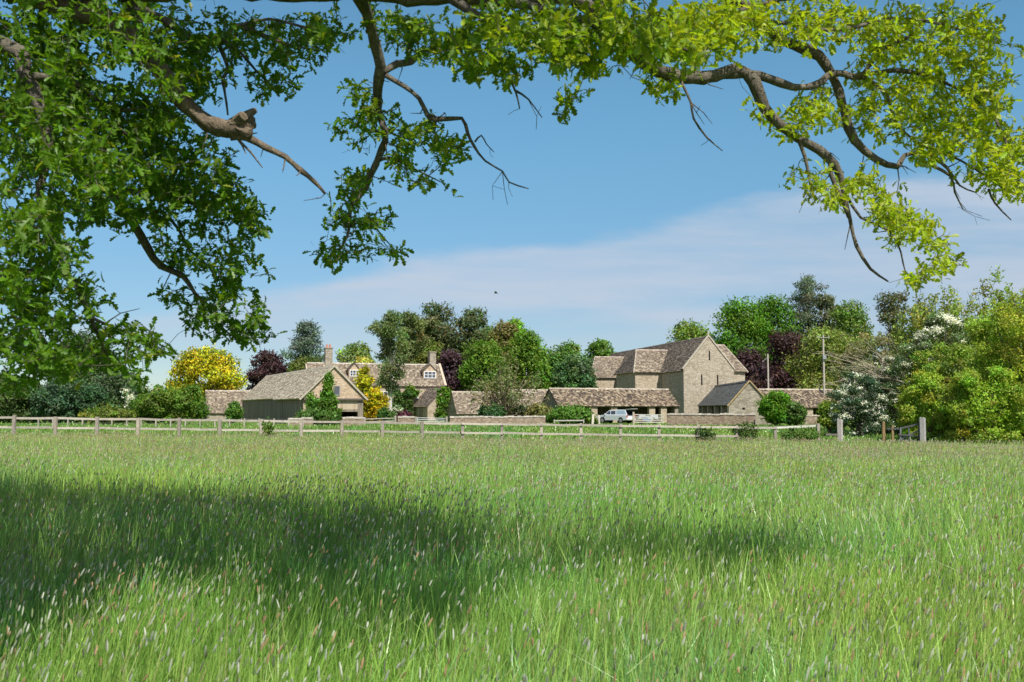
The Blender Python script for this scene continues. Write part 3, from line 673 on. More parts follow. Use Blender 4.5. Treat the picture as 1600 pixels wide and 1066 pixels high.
def timber_barn():
    n_ = P(522, 572, 100); f_ = P(416, 588, 132.7); e = P(476, 622.5, 98.8)
    root = thing('timber_barn', 'weatherboarded barn with long lichened roof and pale stone gable', 'barn', ground_at(n_[0], 100.5))
    L = frame(n_, (f_ - n_)[:2]); LEN = 35.9; hw = 3.05; ze, zr = e[2] + .12, n_[2] - .1; z0 = base_z(L, 0, 0)
    b = NB()                                    # long boarded sides and far end
    for va, vb in ((-hw, -hw + .18), (hw - .18, hw)): b.hexa([L(.45, va, z0), L(LEN, va, z0), L(LEN, vb, z0), L(.45, vb, z0)], [L(.45, va, ze), L(LEN, va, ze), L(LEN, vb, ze), L(.45, vb, ze)])
    b.add([L(LEN - .003, -hw + .18, z0), L(LEN - .003, hw - .18, z0), L(LEN - .003, hw - .18, ze), L(LEN - .003, 0, zr), L(LEN - .003, -hw + .18, ze)], [[[0, 1, 2, 3, 4]]])
    b.build('boarded_side', M['dark boards'], root)
    b = NB(); zb = ze - .12                       # stone gable above the beam
    A = [L(0, -hw, zb), L(0, hw, zb), L(0, hw, ze), L(0, 0, zr), L(0, -hw, ze)]; B = [L(.45, -hw, zb), L(.45, hw, zb), L(.45, hw, ze), L(.45, 0, zr), L(.45, -hw, ze)]
    b.add(A + B, [[[0, 1, 2, 3, 4], [9, 8, 7, 6, 5]], [[i, (i + 1) % 5, (i + 1) % 5 + 5, i + 5] for i in range(5)]]); b.build('gable_wall', M['gable stone'], root)
    b = NB(); b.bar(L(-.06, -hw, zb - .1), L(-.06, hw, zb - .1), .3, .17, (.12, .10, .085)); b.build('tie_beam', M['wood'], root)
    zm = P(548, 640, 100)[2]
    b = NB(); b.hexa([L(.05, -hw, z0), L(.05, .55, z0), L(.2, .55, z0), L(.2, -hw, z0)], [L(.05, -hw, zb - .19), L(.05, .55, zb - .19), L(.2, .55, zb - .19), L(.2, -hw, zb - .19)])
    b.hexa([L(.052, .55, zm), L(.052, hw - .55, zm), L(.2, hw - .55, zm), L(.2, .55, zm)], [L(.052, .55, zb - .19), L(.052, hw - .55, zb - .19), L(.2, hw - .55, zb - .19), L(.2, .55, zb - .19)])
    b.build('infill_panel', M['pale boards'], root)
    b = NB(); b.hexa([L(.0, hw - .55, z0), L(.0, hw - .002, z0), L(.3, hw - .002, z0), L(.3, hw - .55, z0)], [L(.0, hw - .55, zb - .19), L(.0, hw - .002, zb - .19), L(.3, hw - .002, zb - .19), L(.3, hw - .55, zb - .19)])
    b.hexa([L(.03, .5, zm - .22), L(.03, hw - .5, zm - .22), L(.25, hw - .5, zm - .22), L(.25, .5, zm - .22)], [L(.03, .5, zm + .02), L(.03, hw - .5, zm + .02), L(.25, hw - .5, zm + .02), L(.25, .5, zm + .02)]); b.build('door_frame', M['dark boards'], root)
    n = L(-1, 0, 0) - L(0, 0, 0); r = L(0, 1, 0) - L(0, 0, 0); s = P(526.5, 610.5, 100); v = np.dot(s - L(0, 0, s[2]), r)
    window(root, L(-.01, v, s[2]), r, n, .68, .98, 1, 1, .08, 'galvanised')
    # roof in two lengths with a step in the eave; the far length sweeps lower
    def part(u0, u1, d, verge0, verge1):
        b = NB(); sl = (zr - ze) / hw; ex = .22 + d; up = .13
        for s_ in (-1, 1): tiles(b, L(u0 - verge0, s_ * (hw + ex), ze - ex * sl * .62 + up), L(u1 + verge1, s_ * (hw + ex), ze - ex * sl * .62 + up), L(u1 + verge1, 0, zr + up), L(u0 - verge0, 0, zr + up), PAL_PALE, .22)
        return b
    b = part(0, 13, .22, .14, 0); o = b.build('roof', M['roof tile'], root)
    b = part(13.05, LEN, .02, 0, .15); b.build('roof', M['roof tile'], root)
    b = NB(); ridge_cap(b, L(-.14, 0, zr + .13), L(LEN + .15, 0, zr + .13), (.44, .41, .33)); b.build('ridge_capping', M['coping'], o)
    b = NB()
    for s_ in (-1, 1): b.bar(L(-.16, s_ * (hw + .4), ze - .25), L(-.16, 0, zr + .12), .10, .16, (.46, .42, .33))
    b.build('verge', M['coping'], o)
    return L, hw, ze, zr
TL, THW, TZE, TZR = timber_barn()

def farmhouse():
    rr = P(687, 570, 146); ax = np.array([-.94, -.34]); ze = P(690, 603, 142.5)[2]; zr = rr[2] - .15; hw = 3.25; LEN = 19.5
    root = thing('farmhouse', 'long stone farmhouse with dormer windows and two tall chimneys', 'house', ground_at(rr[0] - 8, 143))
    L = frame(rr, ax)          # u runs left along the ridge, v < 0 faces the field
    walls(root, L, 0, LEN, -hw, hw, ze, zr, 'house stone')
    f = -1
    if L(0, -hw, 0)[1] > L(0, hw, 0)[1]: f = 1
    ro = slopes(root, L, 0, LEN, -hw, hw, ze, zr, PAL_MAUVE, eave=.25, verge=-.2, cap=(.46, .42, .35))
    b = NB()
    for s_ in (-1, 1): b.bar(L(.05, s_ * (hw + .15), ze + .02), L(.05, 0, zr + .26), .34, .18, (.50, .43, .33))
    b.build('gable_coping', M['coping'], root)
    n = L(0, f, 0) - L(0, 0, 0); r = L(-1, 0, 0) - L(0, 0, 0)
    def chimney(px, top, w, cap):
        u = np.dot(P(px, 560, 146 - (687 - px) * .035)[:2] - rr[:2], ax); b = NB(); zt = P(px, top, 145)[2]; z0 = zr - 1.2
        b.hexa([L(u - w / 2, -.55, z0), L(u + w / 2, -.55, z0), L(u + w / 2, .55, z0), L(u - w / 2, .55, z0)], [L(u - w / 2, -.55, zt), L(u + w / 2, -.55, zt), L(u + w / 2, .55, zt), L(u - w / 2, .55, zt)])
        o = b.build('chimney', M['shed stone'], root); b = NB(); q = w / 2 + .08
        b.hexa([L(u - q, -.63, zt), L(u + q, -.63, zt), L(u + q, .63, zt), L(u - q, .63, zt)], [L(u - q, -.63, zt + .16), L(u + q, -.63, zt + .16), L(u + q, .63, zt + .16), L(u - q, .63, zt + .16)], (.33, .28, .22)); b.build('chimney_cap', M['coping'], o)
        if cap:
            b = NB()
            for du in (-.2, .22): b.tube([L(u + du, 0, zt + .1), L(u + du, 0, zt + .62)], [.16, .13], 8)
            b.build('chimney_pot', M['terracotta'], o)
    chimney(675, 551, .95, False); chimney(514, 548, 1.0, True)
    def dormer(px, top, bot, w, gable):
        c = P(px, (top + bot) / 2, 143.6); u = np.dot(c[:2] - rr[:2], ax); h = (bot - top) / F * 143.6; v = f * (hw - .85); z = c[2]; vb = f * .4
        b = NB(); w2 = w / 2 + .12; zt = z + h / 2 + .06; z0 = z - h / 2 - .3; zg = zt + gable
        A = [L(u + w2, v, z0), L(u - w2, v, z0), L(u - w2, v, zt), L(u, v, zg), L(u + w2, v, zt)]; B = [L(u + w2, vb, z0), L(u - w2, vb, z0), L(u - w2, vb, zt), L(u, vb, zg), L(u + w2, vb, zt)]
        b.add(A + B, [[[0, 1, 2, 3, 4], [9, 8, 7, 6, 5]], [[i, (i + 1) % 5, (i + 1) % 5 + 5, i + 5] for i in range(5)]]); o = b.build('dormer', M['gable stone'], root)
        b = NB()
        for s_ in (-1, 1): tiles(b, L(u + s_ * (w2 + .14), v + f * .12, zt - .1), L(u + s_ * (w2 + .14), vb, zt - .1), L(u, vb, zg + .06), L(u, v + f * .12, zg + .06), PAL_BROWN, .22, under=.06)
        b.build('dormer_roof', M['roof tile'], o)
        cc = L(u, v + f * .03, z)
        ob = window(root, cc, r, n, w, h, 3, 2, .10)
    dormer(670, 580.5, 591.5, 1.75, .95); dormer(544, 580, 590, 1.3, .9); dormer(610, 580, 591, 1.7, .9)
    def wall_win(px, t, bt, w, nx=2):
        c = P(px, (t + bt) / 2, 142.3); u = np.dot(c[:2] - rr[:2], ax); window(root, L(u, f * (hw + .0), c[2]), r, n, w, (bt - t) / F * 142, nx, 2, .09)
    wall_win(647.5, 612, 623, .6, 2); wall_win(593, 612, 624, 1.1, 2); wall_win(628, 632, 645, 1.0, 2)
    # porch wing with its gable to the yard
    w_ = P(692, 607, 137); Lw = frame(w_, (-.45, .89)); hw2 = 2.25; zew = P(670.5, 635, 136)[2]; zrw = w_[2] - .1
    wa = walls(root, Lw, 0, 5.6, -hw2, hw2, zew, zrw, 'house stone', name='porch_wall')
    slopes(root, Lw, 0, 5.6, -hw2, hw2, zew, zrw, PAL_BROWN, eave=.2, verge=.1, name='porch_roof', cap=(.2, .17, .14))
    nn = Lw(0, -1, 0) - Lw(0, 0, 0); r2 = Lw(1, 0, 0) - Lw(0, 0, 0); slab(root, 'door', Lw(2.4, -hw2, zew - 1.0), r2, nn, 1.1, 1.95, 'dark boards', .03)
farmhouse()

# ------------------------------------------------------------------ pickup, load, poles, bird
def pickup():
    h = np.array([-.72, .694]); l = np.array([-h[1], h[0]])
    if l[1] > 0: l = -l            # visible flank
    rear = P(982, 661, 111)[:2]; o = rear + h * 2.45 - l * .88 + l * 0; g = float(gz(o[0], o[1])); s = 1.0
    root = thing('pickup_truck', 'silver white pickup with canopy parked at the shed, rear hatch raised', 'pickup', (o[0], o[1], g))
    s = .89; C = lambda x, y, z: np.array([o[0] + s * (h[0] * x + l[0] * y), o[1] + s * (h[1] * x + l[1] * y), g + s * z])
    wcol = (.66, .69, .72)
    def loft(name, prof, w, inset, mat, col=wcol, parent=None, bev=.06):
        """side outline swept across the width, edges eased"""
        b = NB(); n = len(prof); rows = []
        pc = np.mean(prof, axis=0)
        for y, k in ((-w, .94), (-w + bev, 1.0), (w - bev, 1.0), (w, .94)):
            rows.append([C(pc[0] + (x - pc[0]) * (k if k == 1 else (1 - .02)), y * (1 - inset * max(0, (z - prof_z0) / .7)), pc[1] + (z - pc[1]) * k) for x, z in prof])
        v = [q for r_ in rows for q in r_]; i = np.arange(3)[:, None] * n; j = np.arange(n)[None]
        b.add(v, [np.stack([i + j, i + (j + 1) % n, i + n + (j + 1) % n, i + n + j], -1).reshape(-1, 4), np.arange(n)[None, ::-1], (np.arange(n) + 3 * n)[None]], col)
        return b.build(name, M[mat], parent or root)
    prof_z0 = 9.
    arch = lambda cx: [(cx + .44 * math.cos(a), .38 + .46 * math.sin(a)) for a in np.linspace(math.pi, 0, 7)]
    low = [(-2.42, .5)] + [(-2.0, .42)] + arch(-1.45) + [(-.9, .42), (1.0, .42)] + arch(1.5) + [(2.2, .45), (2.4, .6), (2.4, .82), (2.3, .98), (1.25, 1.10), (-2.40, 1.10)]
    loft('body', low, .9, 0, 'paint')
    prof_z0 = 1.05
    cab = loft('cab', [(1.28, 1.08), (.55, 1.66), (.4, 1.70), (-.62, 1.73), (-.72, 1.08)], .84, .14, 'paint')
    can = loft('canopy', [(-.70, 1.08), (-.66, 1.76), (-2.05, 1.76), (-2.40, 1.08)], .84, .10, 'paint', (.58, .66, .73))
    def pane(pts, parent): b = NB(); b.poly([C(x, y * 1.0, z) for x, y, z in pts]); b.poly([C(x, -y, z) for x, y, z in pts][::-1]); b.build('side_window', M['glass'], parent)
    yy = lambda z: .84 * (1 - .14 * max(0, (z - 1.05) / .7)) + .012
    pane([(1.02, yy(1.16), 1.16), (.52, yy(1.58), 1.58), (.30, yy(1.6), 1.6), (.24, yy(1.16), 1.16)], cab); pane([(.14, yy(1.16), 1.16), (.18, yy(1.6), 1.6), (-.50, yy(1.62), 1.62), (-.58, yy(1.16), 1.16)], cab)
    y2 = lambda z: .84 * (1 - .10 * max(0, (z - 1.05) / .7)) + .012
    b = NB(); b.poly([C(-.85, y2(1.2), 1.2), C(-.85, y2(1.62), 1.62), C(-1.95, y2(1.62), 1.62), C(-2.12, y2(1.2), 1.2)], (.38, .50, .62)); b.build('side_panel', M['paint'], can)
    b = NB(); b.poly([C(1.22, .70, 1.16), C(.60, .64, 1.64), C(.60, -.64, 1.64), C(1.22, -.70, 1.16)][::-1]); b.build('windscreen', M['glass'], cab)
    b = NB(); b.hexa([C(-2.41, -.74, 1.02), C(-2.41, .74, 1.02), C(-2.43, .74, 1.02), C(-2.43, -.74, 1.02)], [C(-2.09, -.70, 1.68), C(-2.09, .70, 1.68), C(-2.12, .70, 1.68), C(-2.12, -.70, 1.68)]); b.build('rear_opening_shade', M['opening shade'], can)  # dark sheet over the canopy end, painted as the shade inside
    b = NB(); b.hexa([C(-2.06, -.74, 1.77), C(-2.06, .74, 1.77), C(-2.95, .70, 1.84), C(-2.95, -.70, 1.84)], [C(-2.06, -.74, 1.81), C(-2.06, .74, 1.81), C(-2.95, .70, 1.88), C(-2.95, -.70, 1.88)], (.6, .6, .56)); b.build('hatch', M['paint'], can)
    for x in (-1.45, 1.5):
        for y in (.80, -.80):
            w = NB(); a = np.linspace(0, 2 * math.pi, 19)[:-1]; prof = [(.30, -.11), (.36, -.10), (.38, 0), (.36, .10), (.30, .11)]
            v = [C(x + r_ * math.cos(t), y + d, .38 + r_ * math.sin(t)) for r_, d in prof for t in a]; n = 18; i = np.arange(4)[:, None] * n; j = np.arange(n)[None]
            w.add(v, [np.stack([i + j, i + (j + 1) % n, i + n + (j + 1) % n, i + n + j], -1).reshape(-1, 4), np.arange(n)[None, ::-1], (np.arange(n) + 4 * n)[None]]); wo = w.build('wheel', M['tyre'], root)
            w = NB(); ys = y + (.115 if y > 0 else -.115); c0 = C(x, ys + (.02 if y > 0 else -.02), .38); ring = [C(x + .24 * math.cos(t), ys, .38 + .24 * math.sin(t)) for t in a]
            w.add(ring + [c0], [[[i, (i + 1) % n, n] for i in range(n)]]); w.build('rim', M['rim'], wo)
    for y in (.80, -.80): 
        b = NB(); b.hexa([C(-2.41, y - .09, .78), C(-2.41, y + .11, .78), C(-2.44, y + .11, .78), C(-2.44, y - .09, .78)], [C(-2.41, y - .09, 1.08), C(-2.41, y + .11, 1.08), C(-2.44, y + .11, 1.08), C(-2.44, y - .09, 1.08)]); b.build('tail_light', M['red lens'], root)
        b = NB(); b.hexa([C(2.28, y - .16, .82), C(2.28, y + .09, .82), C(2.42, y + .05, .82), C(2.42, y - .16, .82)], [C(2.2, y - .16, .98), C(2.2, y + .09, .98), C(2.33, y + .05, .98), C(2.33, y - .16, .98)]); b.build('headlight', M['glass'], root)
    b = NB(); b.hexa([C(-2.40, -.86, .46), C(-2.40, .86, .46), C(-2.56, .80, .46), C(-2.56, -.80, .46)], [C(-2.40, -.86, .62), C(-2.40, .86, .62), C(-2.56, .80, .62), C(-2.56, -.80, .62)], (.62, .62, .6)); b.build('rear_bumper', M['paint'], root)
    b = NB(); b.hexa([C(.95, .86, 1.12), C(1.05, .86, 1.12), C(1.05, 1.05, 1.14), C(.95, 1.05, 1.14)], [C(.95, .86, 1.28), C(1.05, .86, 1.28), C(1.05, 1.05, 1.28), C(.95, 1.05, 1.28)], wcol); b.build('wing_mirror', M['paint'], root)
    for i, y in enumerate((.62, .2)): pass
pickup()
def load():
    c = P(1011, 661, 110.5); root = thing('sheeted_trailer', 'low pale grey trailer with blue sheet behind the pale gate', 'trailer', ground_at(c[0], 110.5))
    g = float(gz(c[0], 110.5)); b = NB(); x0, x1, y0, y1 = c[0] - 1.0, c[0] + 1.2, 110, 111.4
    b.hexa([(x0, y0, g + .45), (x1, y0, g + .45), (x1, y1, g + .45), (x0, y1, g + .45)], [(x0 + .1, y0 + .1, g + 1.0), (x1 - .05, y0 + .1, g + .95), (x1 - .05, y1 - .1, g + 1.0), (x0 + .1, y1 - .1, g + 1.05)]); b.build('body', M['pale sheet'], root)
    b = NB(); q = np.linspace(0, 1, 6); top = [(x0 + .5 + t * .9, y0 - .03, g + .62 + .12 * math.sin(t * 5)) for t in q]; bot = [(x0 + .45 + t * .9, y0 - .06, g + .28 + .08 * math.sin(t * 7)) for t in q]
    for i in range(5): b.hexa([bot[i], bot[i + 1], np.add(bot[i + 1], (0, .05, 0)), np.add(bot[i], (0, .05, 0))], [top[i], top[i + 1], np.add(top[i + 1], (0, .05, 0)), np.add(top[i], (0, .05, 0))])
    b.build('sheet', M['blue sheet'], root)
    for x in (x0 + .25, x1 - .4):
        b = NB(); a = np.linspace(0, 6.283, 15)[:-1]; v = [(x + .28 * math.cos(t), y, g + .28 + .28 * math.sin(t)) for y in (y0 - .12, y0 + .05) for t in a]; n = 14
        b.add(v, [np.array([[i, (i + 1) % n, n + (i + 1) % n, n + i] for i in range(n)]), np.arange(n)[None, ::-1], (np.arange(n) + n)[None]]); b.build('wheel', M['tyre'], root)
load()
def pole(px, top, bot, Y, r, label, arm):
    p, q = P(px, top, Y), P(px, bot, Y); g = ground_at(p[0], Y); root = thing('utility_pole', label, 'pole', g)
    b = NB(); b.tube([g - [0, 0, .2], (g + p) / 2, p], [r * 1.15, r, r * .85], 8, (.46, .42, .37)); b.build('shaft', M['wood'], root)
    if arm:
        b = NB(); b.bar(p + [-.75, -.14, -.25], p + [.75, -.14, -.32], .07, .08, (.36, .34, .31)); o = b.build('crossarm', M['wood'], root)
        for x in (-.65, 0, .65): b = NB(); b.tube([p + [x, -.14, -.22], p + [x, -.14, -.06]], [.03, .045], 6); b.build('insulator', M['white paint'], o)
        b = NB(); c = p + [.05, -.2, -2.9]; b.bar(c + [-.2, 0, .25], c + [.2, 0, .25], .25, .5); b.build('transformer', M['galvanised'], root)
        b = NB(); c = p + [1.0, -.3, -8.4]; b.hexa([c + [-.8, -.1, -.4], c + [.6, -.1, -.4], c + [.6, .1, -.4], c + [-.8, .1, -.4]], [c + [-.8, -.1, .3], c + [.6, -.1, .3], c + [.6, .1, .3], c + [-.8, .1, .3]]); b.build('sign_panel', M['blue sheet'], root) if False else None
    else:
        b = NB(); b.tube([p + [0, -.1, -.5], p + [-.85, -.3, -1.1]], .022, 5, (.4, .4, .4)); b.build('stay_bracket', M['wood'], root)
pole(1199.5, 553, 650, 135, .13, 'plain pale wooden pole in front of the copper beech', False)
pole(1286, 524, 650, 120, .125, 'taller pole with crossarm standing behind the white hawthorn', True)
def bird():
    c = P(775, 458.5, 90); b = NB(); b.tube([c + [-.18, 0, 0], c + [-.1, 0, .02], c + [.12, 0, .02], c + [.2, 0, -.01]], [.012, .045, .042, .012], 6, (.16, .17, .19))
    for s in (-1, 1): b.add([c + [.12, 0, .03], c + [-.08, 0, .03], c + [-.16, s * .36, .12], c + [.02, s * .32, .14], c + [.12, 0, .045], c + [-.08, 0, .045], c + [-.16, s * .36, .13], c + [.02, s * .32, .15]], [[[0, 1, 2, 3], [4, 5, 6, 7], [0, 1, 5, 4], [1, 2, 6, 5], [2, 3, 7, 6], [3, 0, 4, 7]]], (.16, .17, .19))
    b.build('bird', M['wood'], None, c, label='tiny dark bird gliding high above the farm', category='bird')
bird()
#@@PART3
# ------------------------------------------------------------------ trees and shrubs of the farm
def unit(n):
    v = rng.normal(size=(n, 3)); return v / np.linalg.norm(v, axis=1)[:, None]
def leaf_cards(nb, c, nrm, size, col, aspect=1.5, droop=0.0):
    """small pointed leaf sprays, one folded quad each"""
    n = len(c); t = unit(n); t[:, 2] -= droop
    s = np.cross(nrm, t); s /= np.linalg.norm(s, axis=1)[:, None] + 1e-9; t = np.cross(s, nrm)
    size = np.broadcast_to(size, (n,))[:, None]
    a = c - t * size * aspect / 2; b = c + t * size * aspect / 2; m = c + t * size * .08 + nrm * size * .12
    v = np.stack([a, m + s * size * .5, b, m - s * size * .5], 1).reshape(-1, 3)
    nb.add(v, [np.arange(n)[:, None] * 4 + np.arange(4)[None]], np.repeat(col, 4, 0))
def tones(n, col, spread=.22, hue=.10):
    c = np.array(col)[None] * np.exp(rng.normal(0, spread, (n, 1)))
    return c * np.exp(rng.normal(0, hue, (n, 3)))
def lobes_in(x0, x1, y0, y1, z0, z1, n, rmin, rmax, flat=1.0, belly=.35, core=True):
    """rounded masses packed in a dome-shaped envelope, widest at height fraction belly"""
    out = []
    c = np.array([(x0 + x1) / 2, (y0 + y1) / 2]); h = np.array([(x1 - x0) / 2, (y1 - y0) / 2]); H = z1 - z0
    for i in range(n):
        r = rng.uniform(rmin, rmax) * min(h[0], H / 2); t = (i + rng.random()) / n
        z = z0 + r * .6 + (H - r * 1.38) * t; tt = (z + (r * .5 if t > belly else 0) - z0) / H
        wf = math.sqrt(max(.02, 1 - (max(0, tt - belly) / (1 - belly)) ** 3.0)) if tt > belly else 1 - .25 * (1 - tt / belly) ** 2
        a = rng.random() * 6.283; q = rng.uniform(.3, 1) ** .5
        e = np.maximum(h * wf - r * .8, h * .05)
        out.append((np.array([c[0] + math.cos(a) * e[0] * q, c[1] + math.sin(a) * e[1] * q, z]), np.array([r, r, r * flat * rng.uniform(.75, 1.05)])))
    if core: out.append((np.array([c[0], c[1], z0 + H * .46]), np.array([h[0] * .70, h[1] * .7, H * .42]) * core))
    return out
def fill_lobes(nb, lobes, n, size, col, aspect=1.5, droop=.0, shell=.55, up=.25, spread=.2, topcol=None, topfrac=0.):
    w = np.array([np.prod(r) ** .667 for _, r in lobes]); k = np.maximum(6, (n * w / w.sum())).astype(int)
    for (p, r), m in zip(lobes, k):
        d = unit(m); rad = (shell + (1 - shell) * rng.random(m) ** .5) * (1 + .16 * rng.normal(size=m))
        c = p + d * r * rad[:, None]
        nr = d * .8 + unit(m) * .75 + np.array([0, 0, up]); nr /= np.linalg.norm(nr, axis=1)[:, None]
        lc = LB * np.array(col) * np.exp(rng.normal(0, .16)) * np.exp(rng.normal(0, .09, 3))
        cc = tones(m, lc, spread)
        tf = topfrac * ((1.9 if rng.random() < .42 else .12) if topcol is not None and min(topcol) > .5 else 1)
        if topcol is not None:
            q = rng.random(m) < tf * np.clip(d[:, 2] + .35, 0, 1.2); cc[q] = tones(int(q.sum()), topcol, .12, .03)
        leaf_cards(nb, c, nr, size * rng.uniform(.65, 1.3, m), cc, aspect, droop)
        ns = m // 11
        if ns and SPRIG:
            a = unit(ns); a[:, 2] = a[:, 2] * .8 + .15; u = unit(ns) * .5 + a + np.array([0, 0, .25 - droop]); u /= np.linalg.norm(u, axis=1)[:, None]
            ln = float(np.mean(r)) * rng.uniform(.12, .42, ns) + size
            t = np.tile(np.linspace(0, 1, 5), ns)[:, None]; st = np.repeat(p + a * r * .9, 5, 0) + np.repeat(u * ln[:, None], 5, 0) * t + rng.normal(0, size * .25, (ns * 5, 3))
            q = unit(ns * 5) + np.array([0, 0, .3]); q /= np.linalg.norm(q, axis=1)[:, None]
            c2 = tones(ns * 5, lc * 1.12, spread)
            if topcol is not None: k2 = rng.random(ns * 5) < tf * .6; c2[k2] = tones(int(k2.sum()), topcol, .12, .03)
            leaf_cards(nb, st, q, size * rng.uniform(.5, .95, ns * 5), c2, aspect, droop)
def stems(nb, base, tops, r0, col=(1, 1, 1), wob=.05, n=7):
    for t, k in zip(tops, range(len(tops))):
        t = np.asarray(t); L = np.linalg.norm(t - base); q = np.linspace(0, 1, 6)
        m = base + (t - base) * np.array([.25, .25, .55]); pts = ((1 - q) ** 2)[:, None] * base + (2 * q * (1 - q))[:, None] * m + (q ** 2)[:, None] * t
        pts[1:-1] += rng.normal(0, wob * L * .3, (4, 3)); nb.tube(pts, r0 * (1 - .85 * q), n, col)
SPRIG = True
def tree(name, label, cat, style, box, Y, col, base=None, n=None, size=None, trunk='bark', group=None, lobes=None, top=None, topf=.5, spread=.2, tr=None, stemx=None):
    px0, px1, t, b = box; xm = (px0 + px1) / 2; bx = stemx if stemx is not None else xm
    g = ground_at(X(bx, Y), Y); x0, x1 = X(px0, Y), X(px1, Y); z1 = P(xm, t, Y)[2]; z0 = P(xm, b, Y)[2]
    z0 = max(z0, g[2] - .1); w = x1 - x0; dep = w * .42
    root = thing(name, label, cat, g, group)
    area = (px1 - px0) * (b - t); size = size or .0019 * Y; n = n or int(min(16000, max(900, area * 1.0)))
    nb = NB(); tb = NB(); H = z1 - g[2]; r0 = tr or max(.06, .022 * H)
    c = np.array([g[0], Y, 0])
    if style in ('round', 'open', 'bush', 'wild'):
        k = lobes or max(16, int(area / 170)); rm = (.20, .42) if style != 'open' else (.15, .30)
        if style == 'wild': rm = (.07, .24); k = lobes or 80
        bl_ = .55 if style == 'bush' else .38
        lb = lobes_in(x0, x1, Y - dep, Y + dep, z0, z1, min(k, 100), rm[0], rm[1], .85, bl_ if style not in ('bush', 'wild') else .45, {'open': 0, 'wild': .8}.get(style, 1.0))
        fill_lobes(nb, lb, n, size, col, 1.5, 0, {'open': .3, 'wild': .35}.get(style, .5), .25, spread, top, topf)
        stems(tb, g, [p for p, r in lb[:: max(1, len(lb) // 9)]], r0)
    elif style == 'climb':
        k = max(14, int(area / 16)); lb = []
        for i in range(k):
            q = rng.random() ** 1.2; ww = (x1 - x0) / 2 * ((1 - q * .92) if tr == .05 else (1 - .3 * q)); lb.append((np.array([(x0 + x1) / 2 + rng.uniform(-1, 1) * ww, Y + rng.normal(0, .10), z0 + (z1 - z0) * q]), np.array([.30, .22, .36]) * rng.uniform(.7, 1.3)))
        fill_lobes(nb, lb, n, size, col, 1.4, .2, .2, .25, spread)
        stems(tb, g, [p for p, r in lb[::3]], .05)
    elif style == 'pine':
        lb = []
        m = lobes or 12
        for i in range(m):
            q = i / (m - 1); z = z0 + (z1 - z0) * q; ww = w / 2 * (1 - .55 * q ** 1.6) * rng.uniform(.6, 1.05)
            for s in (-1, 1):
                if rng.random() < .85: lb.append((np.array([(x0 + x1) / 2 + s * ww * rng.uniform(.3, .75) + (rng.normal(0, w * .04)), Y + rng.normal(0, dep * .4), z + rng.normal(0, .03 * H)]), np.array([w * rng.uniform(.17, .29), w * .22, w * rng.uniform(.12, .20)])))
        lb.append((np.array([(x0 + x1) / 2, Y, z1 - .06 * H]), np.array([w * .12, w * .12, .06 * H])))
        lb.append((np.array([(x0 + x1) / 2, Y, z0 + .40 * (z1 - z0)]), np.array([w * .30, w * .3, .36 * (z1 - z0)])))
        fill_lobes(nb, lb, n, size * .8, col, 2.4, -.3, .25, .3, spread, top, topf)
        top_ = np.array([(x0 + x1) / 2, Y, z1 - .04 * H]); tb.tube([g, (g + top_) / 2 + [rng.normal(0, .1), 0, 0], top_], [r0 * .9, r0 * .7, r0 * .2], 7)
        stems(tb, g + (top_ - g) * .45, [p for p, r in lb[::2]], r0 * .4)
    elif style == 'cedar':
        m = lobes or 19; lb = []; cx = (x0 + x1) / 2
        for i in range(m):
            q = (i + .5) / m; z = z0 + (z1 - z0) * q; ww = w / 2 * (1.0 - .78 * q ** 1.3) * rng.uniform(.55, 1.1)
            for s in (-1, 1):
                for u in (.35, .75):
                    if rng.random() < .9: lb.append((np.array([cx + s * ww * u * rng.uniform(.8, 1.2), Y + rng.normal(0, dep * .5), z + .05 * H * u + rng.normal(0, .01 * H)]), np.array([w * rng.uniform(.14, .24) * (1.1 - .5 * q), w * .2, H * rng.uniform(.022, .045)])))
        fill_lobes(nb, lb, n, size * .8, col, 2.0, -.1, .15, .6, spread, top, topf)
        fill_lobes(nb, [(np.array([cx, Y, z0 + .36 * (z1 - z0)]), np.array([w * .27, w * .25, .38 * (z1 - z0)]))], n // 4, size * .8, col, 2.0, -.1, .2, .4, spread)
        top_ = np.array([cx + .02 * w, Y, z1 - .02 * H]); tb.tube([g, (g + top_) / 2, top_], [r0, r0 * .7, r0 * .15], 7)
        for p, r in lb[::2]: tb.tube([np.array([cx, Y, p[2] - .04 * H]), p], [r0 * .28, r0 * .08], 5)
    elif style == 'birch':
        m = lobes or 44; lb = []; cx = (x0 + x1) / 2
        for i in range(m):
            q = rng.random() ** .6; z = z0 + (z1 - z0) * (.06 + .9 * q); ww = w / 2 * float(np.interp(q, [0, .3, .55, .8, 1], [.35, .72, .95, 1.0, .45]))
            lb.append((np.array([cx + rng.uniform(-1, 1) * ww * .85, Y - dep * .35 + rng.normal(0, dep * .4), z]), np.array([w * rng.uniform(.09, .19), w * .14, H * rng.uniform(.04, .085)])))
        fill_lobes(nb, lb, n, size * .8, col, 1.7, .8, .1, .0, spread, top, topf)
        top_ = np.array([cx, Y, z1 - .08 * H]); q = np.linspace(0, 1, 7)
        pts = g + (top_ - g) * q[:, None]; pts[1:-1] += rng.normal(0, .005 * H, (5, 3)) * [1, 1, 0]; tb.tube(pts, r0 * (1 - .85 * q), 8)
        for p, r in lb[::2]:
            f = max(.3, (p[2] - g[2]) / H - .16); a = g + (top_ - g) * f; tb.tube([a, (a + p) / 2 + [0, 0, .04 * H], p], [r0 * .25, r0 * .14, r0 * .05], 5)
    elif style == 'stemmy':
        # upright bare stems fanning from the ground, light leaf sprays along them
        m = lobes or 26; tips = []
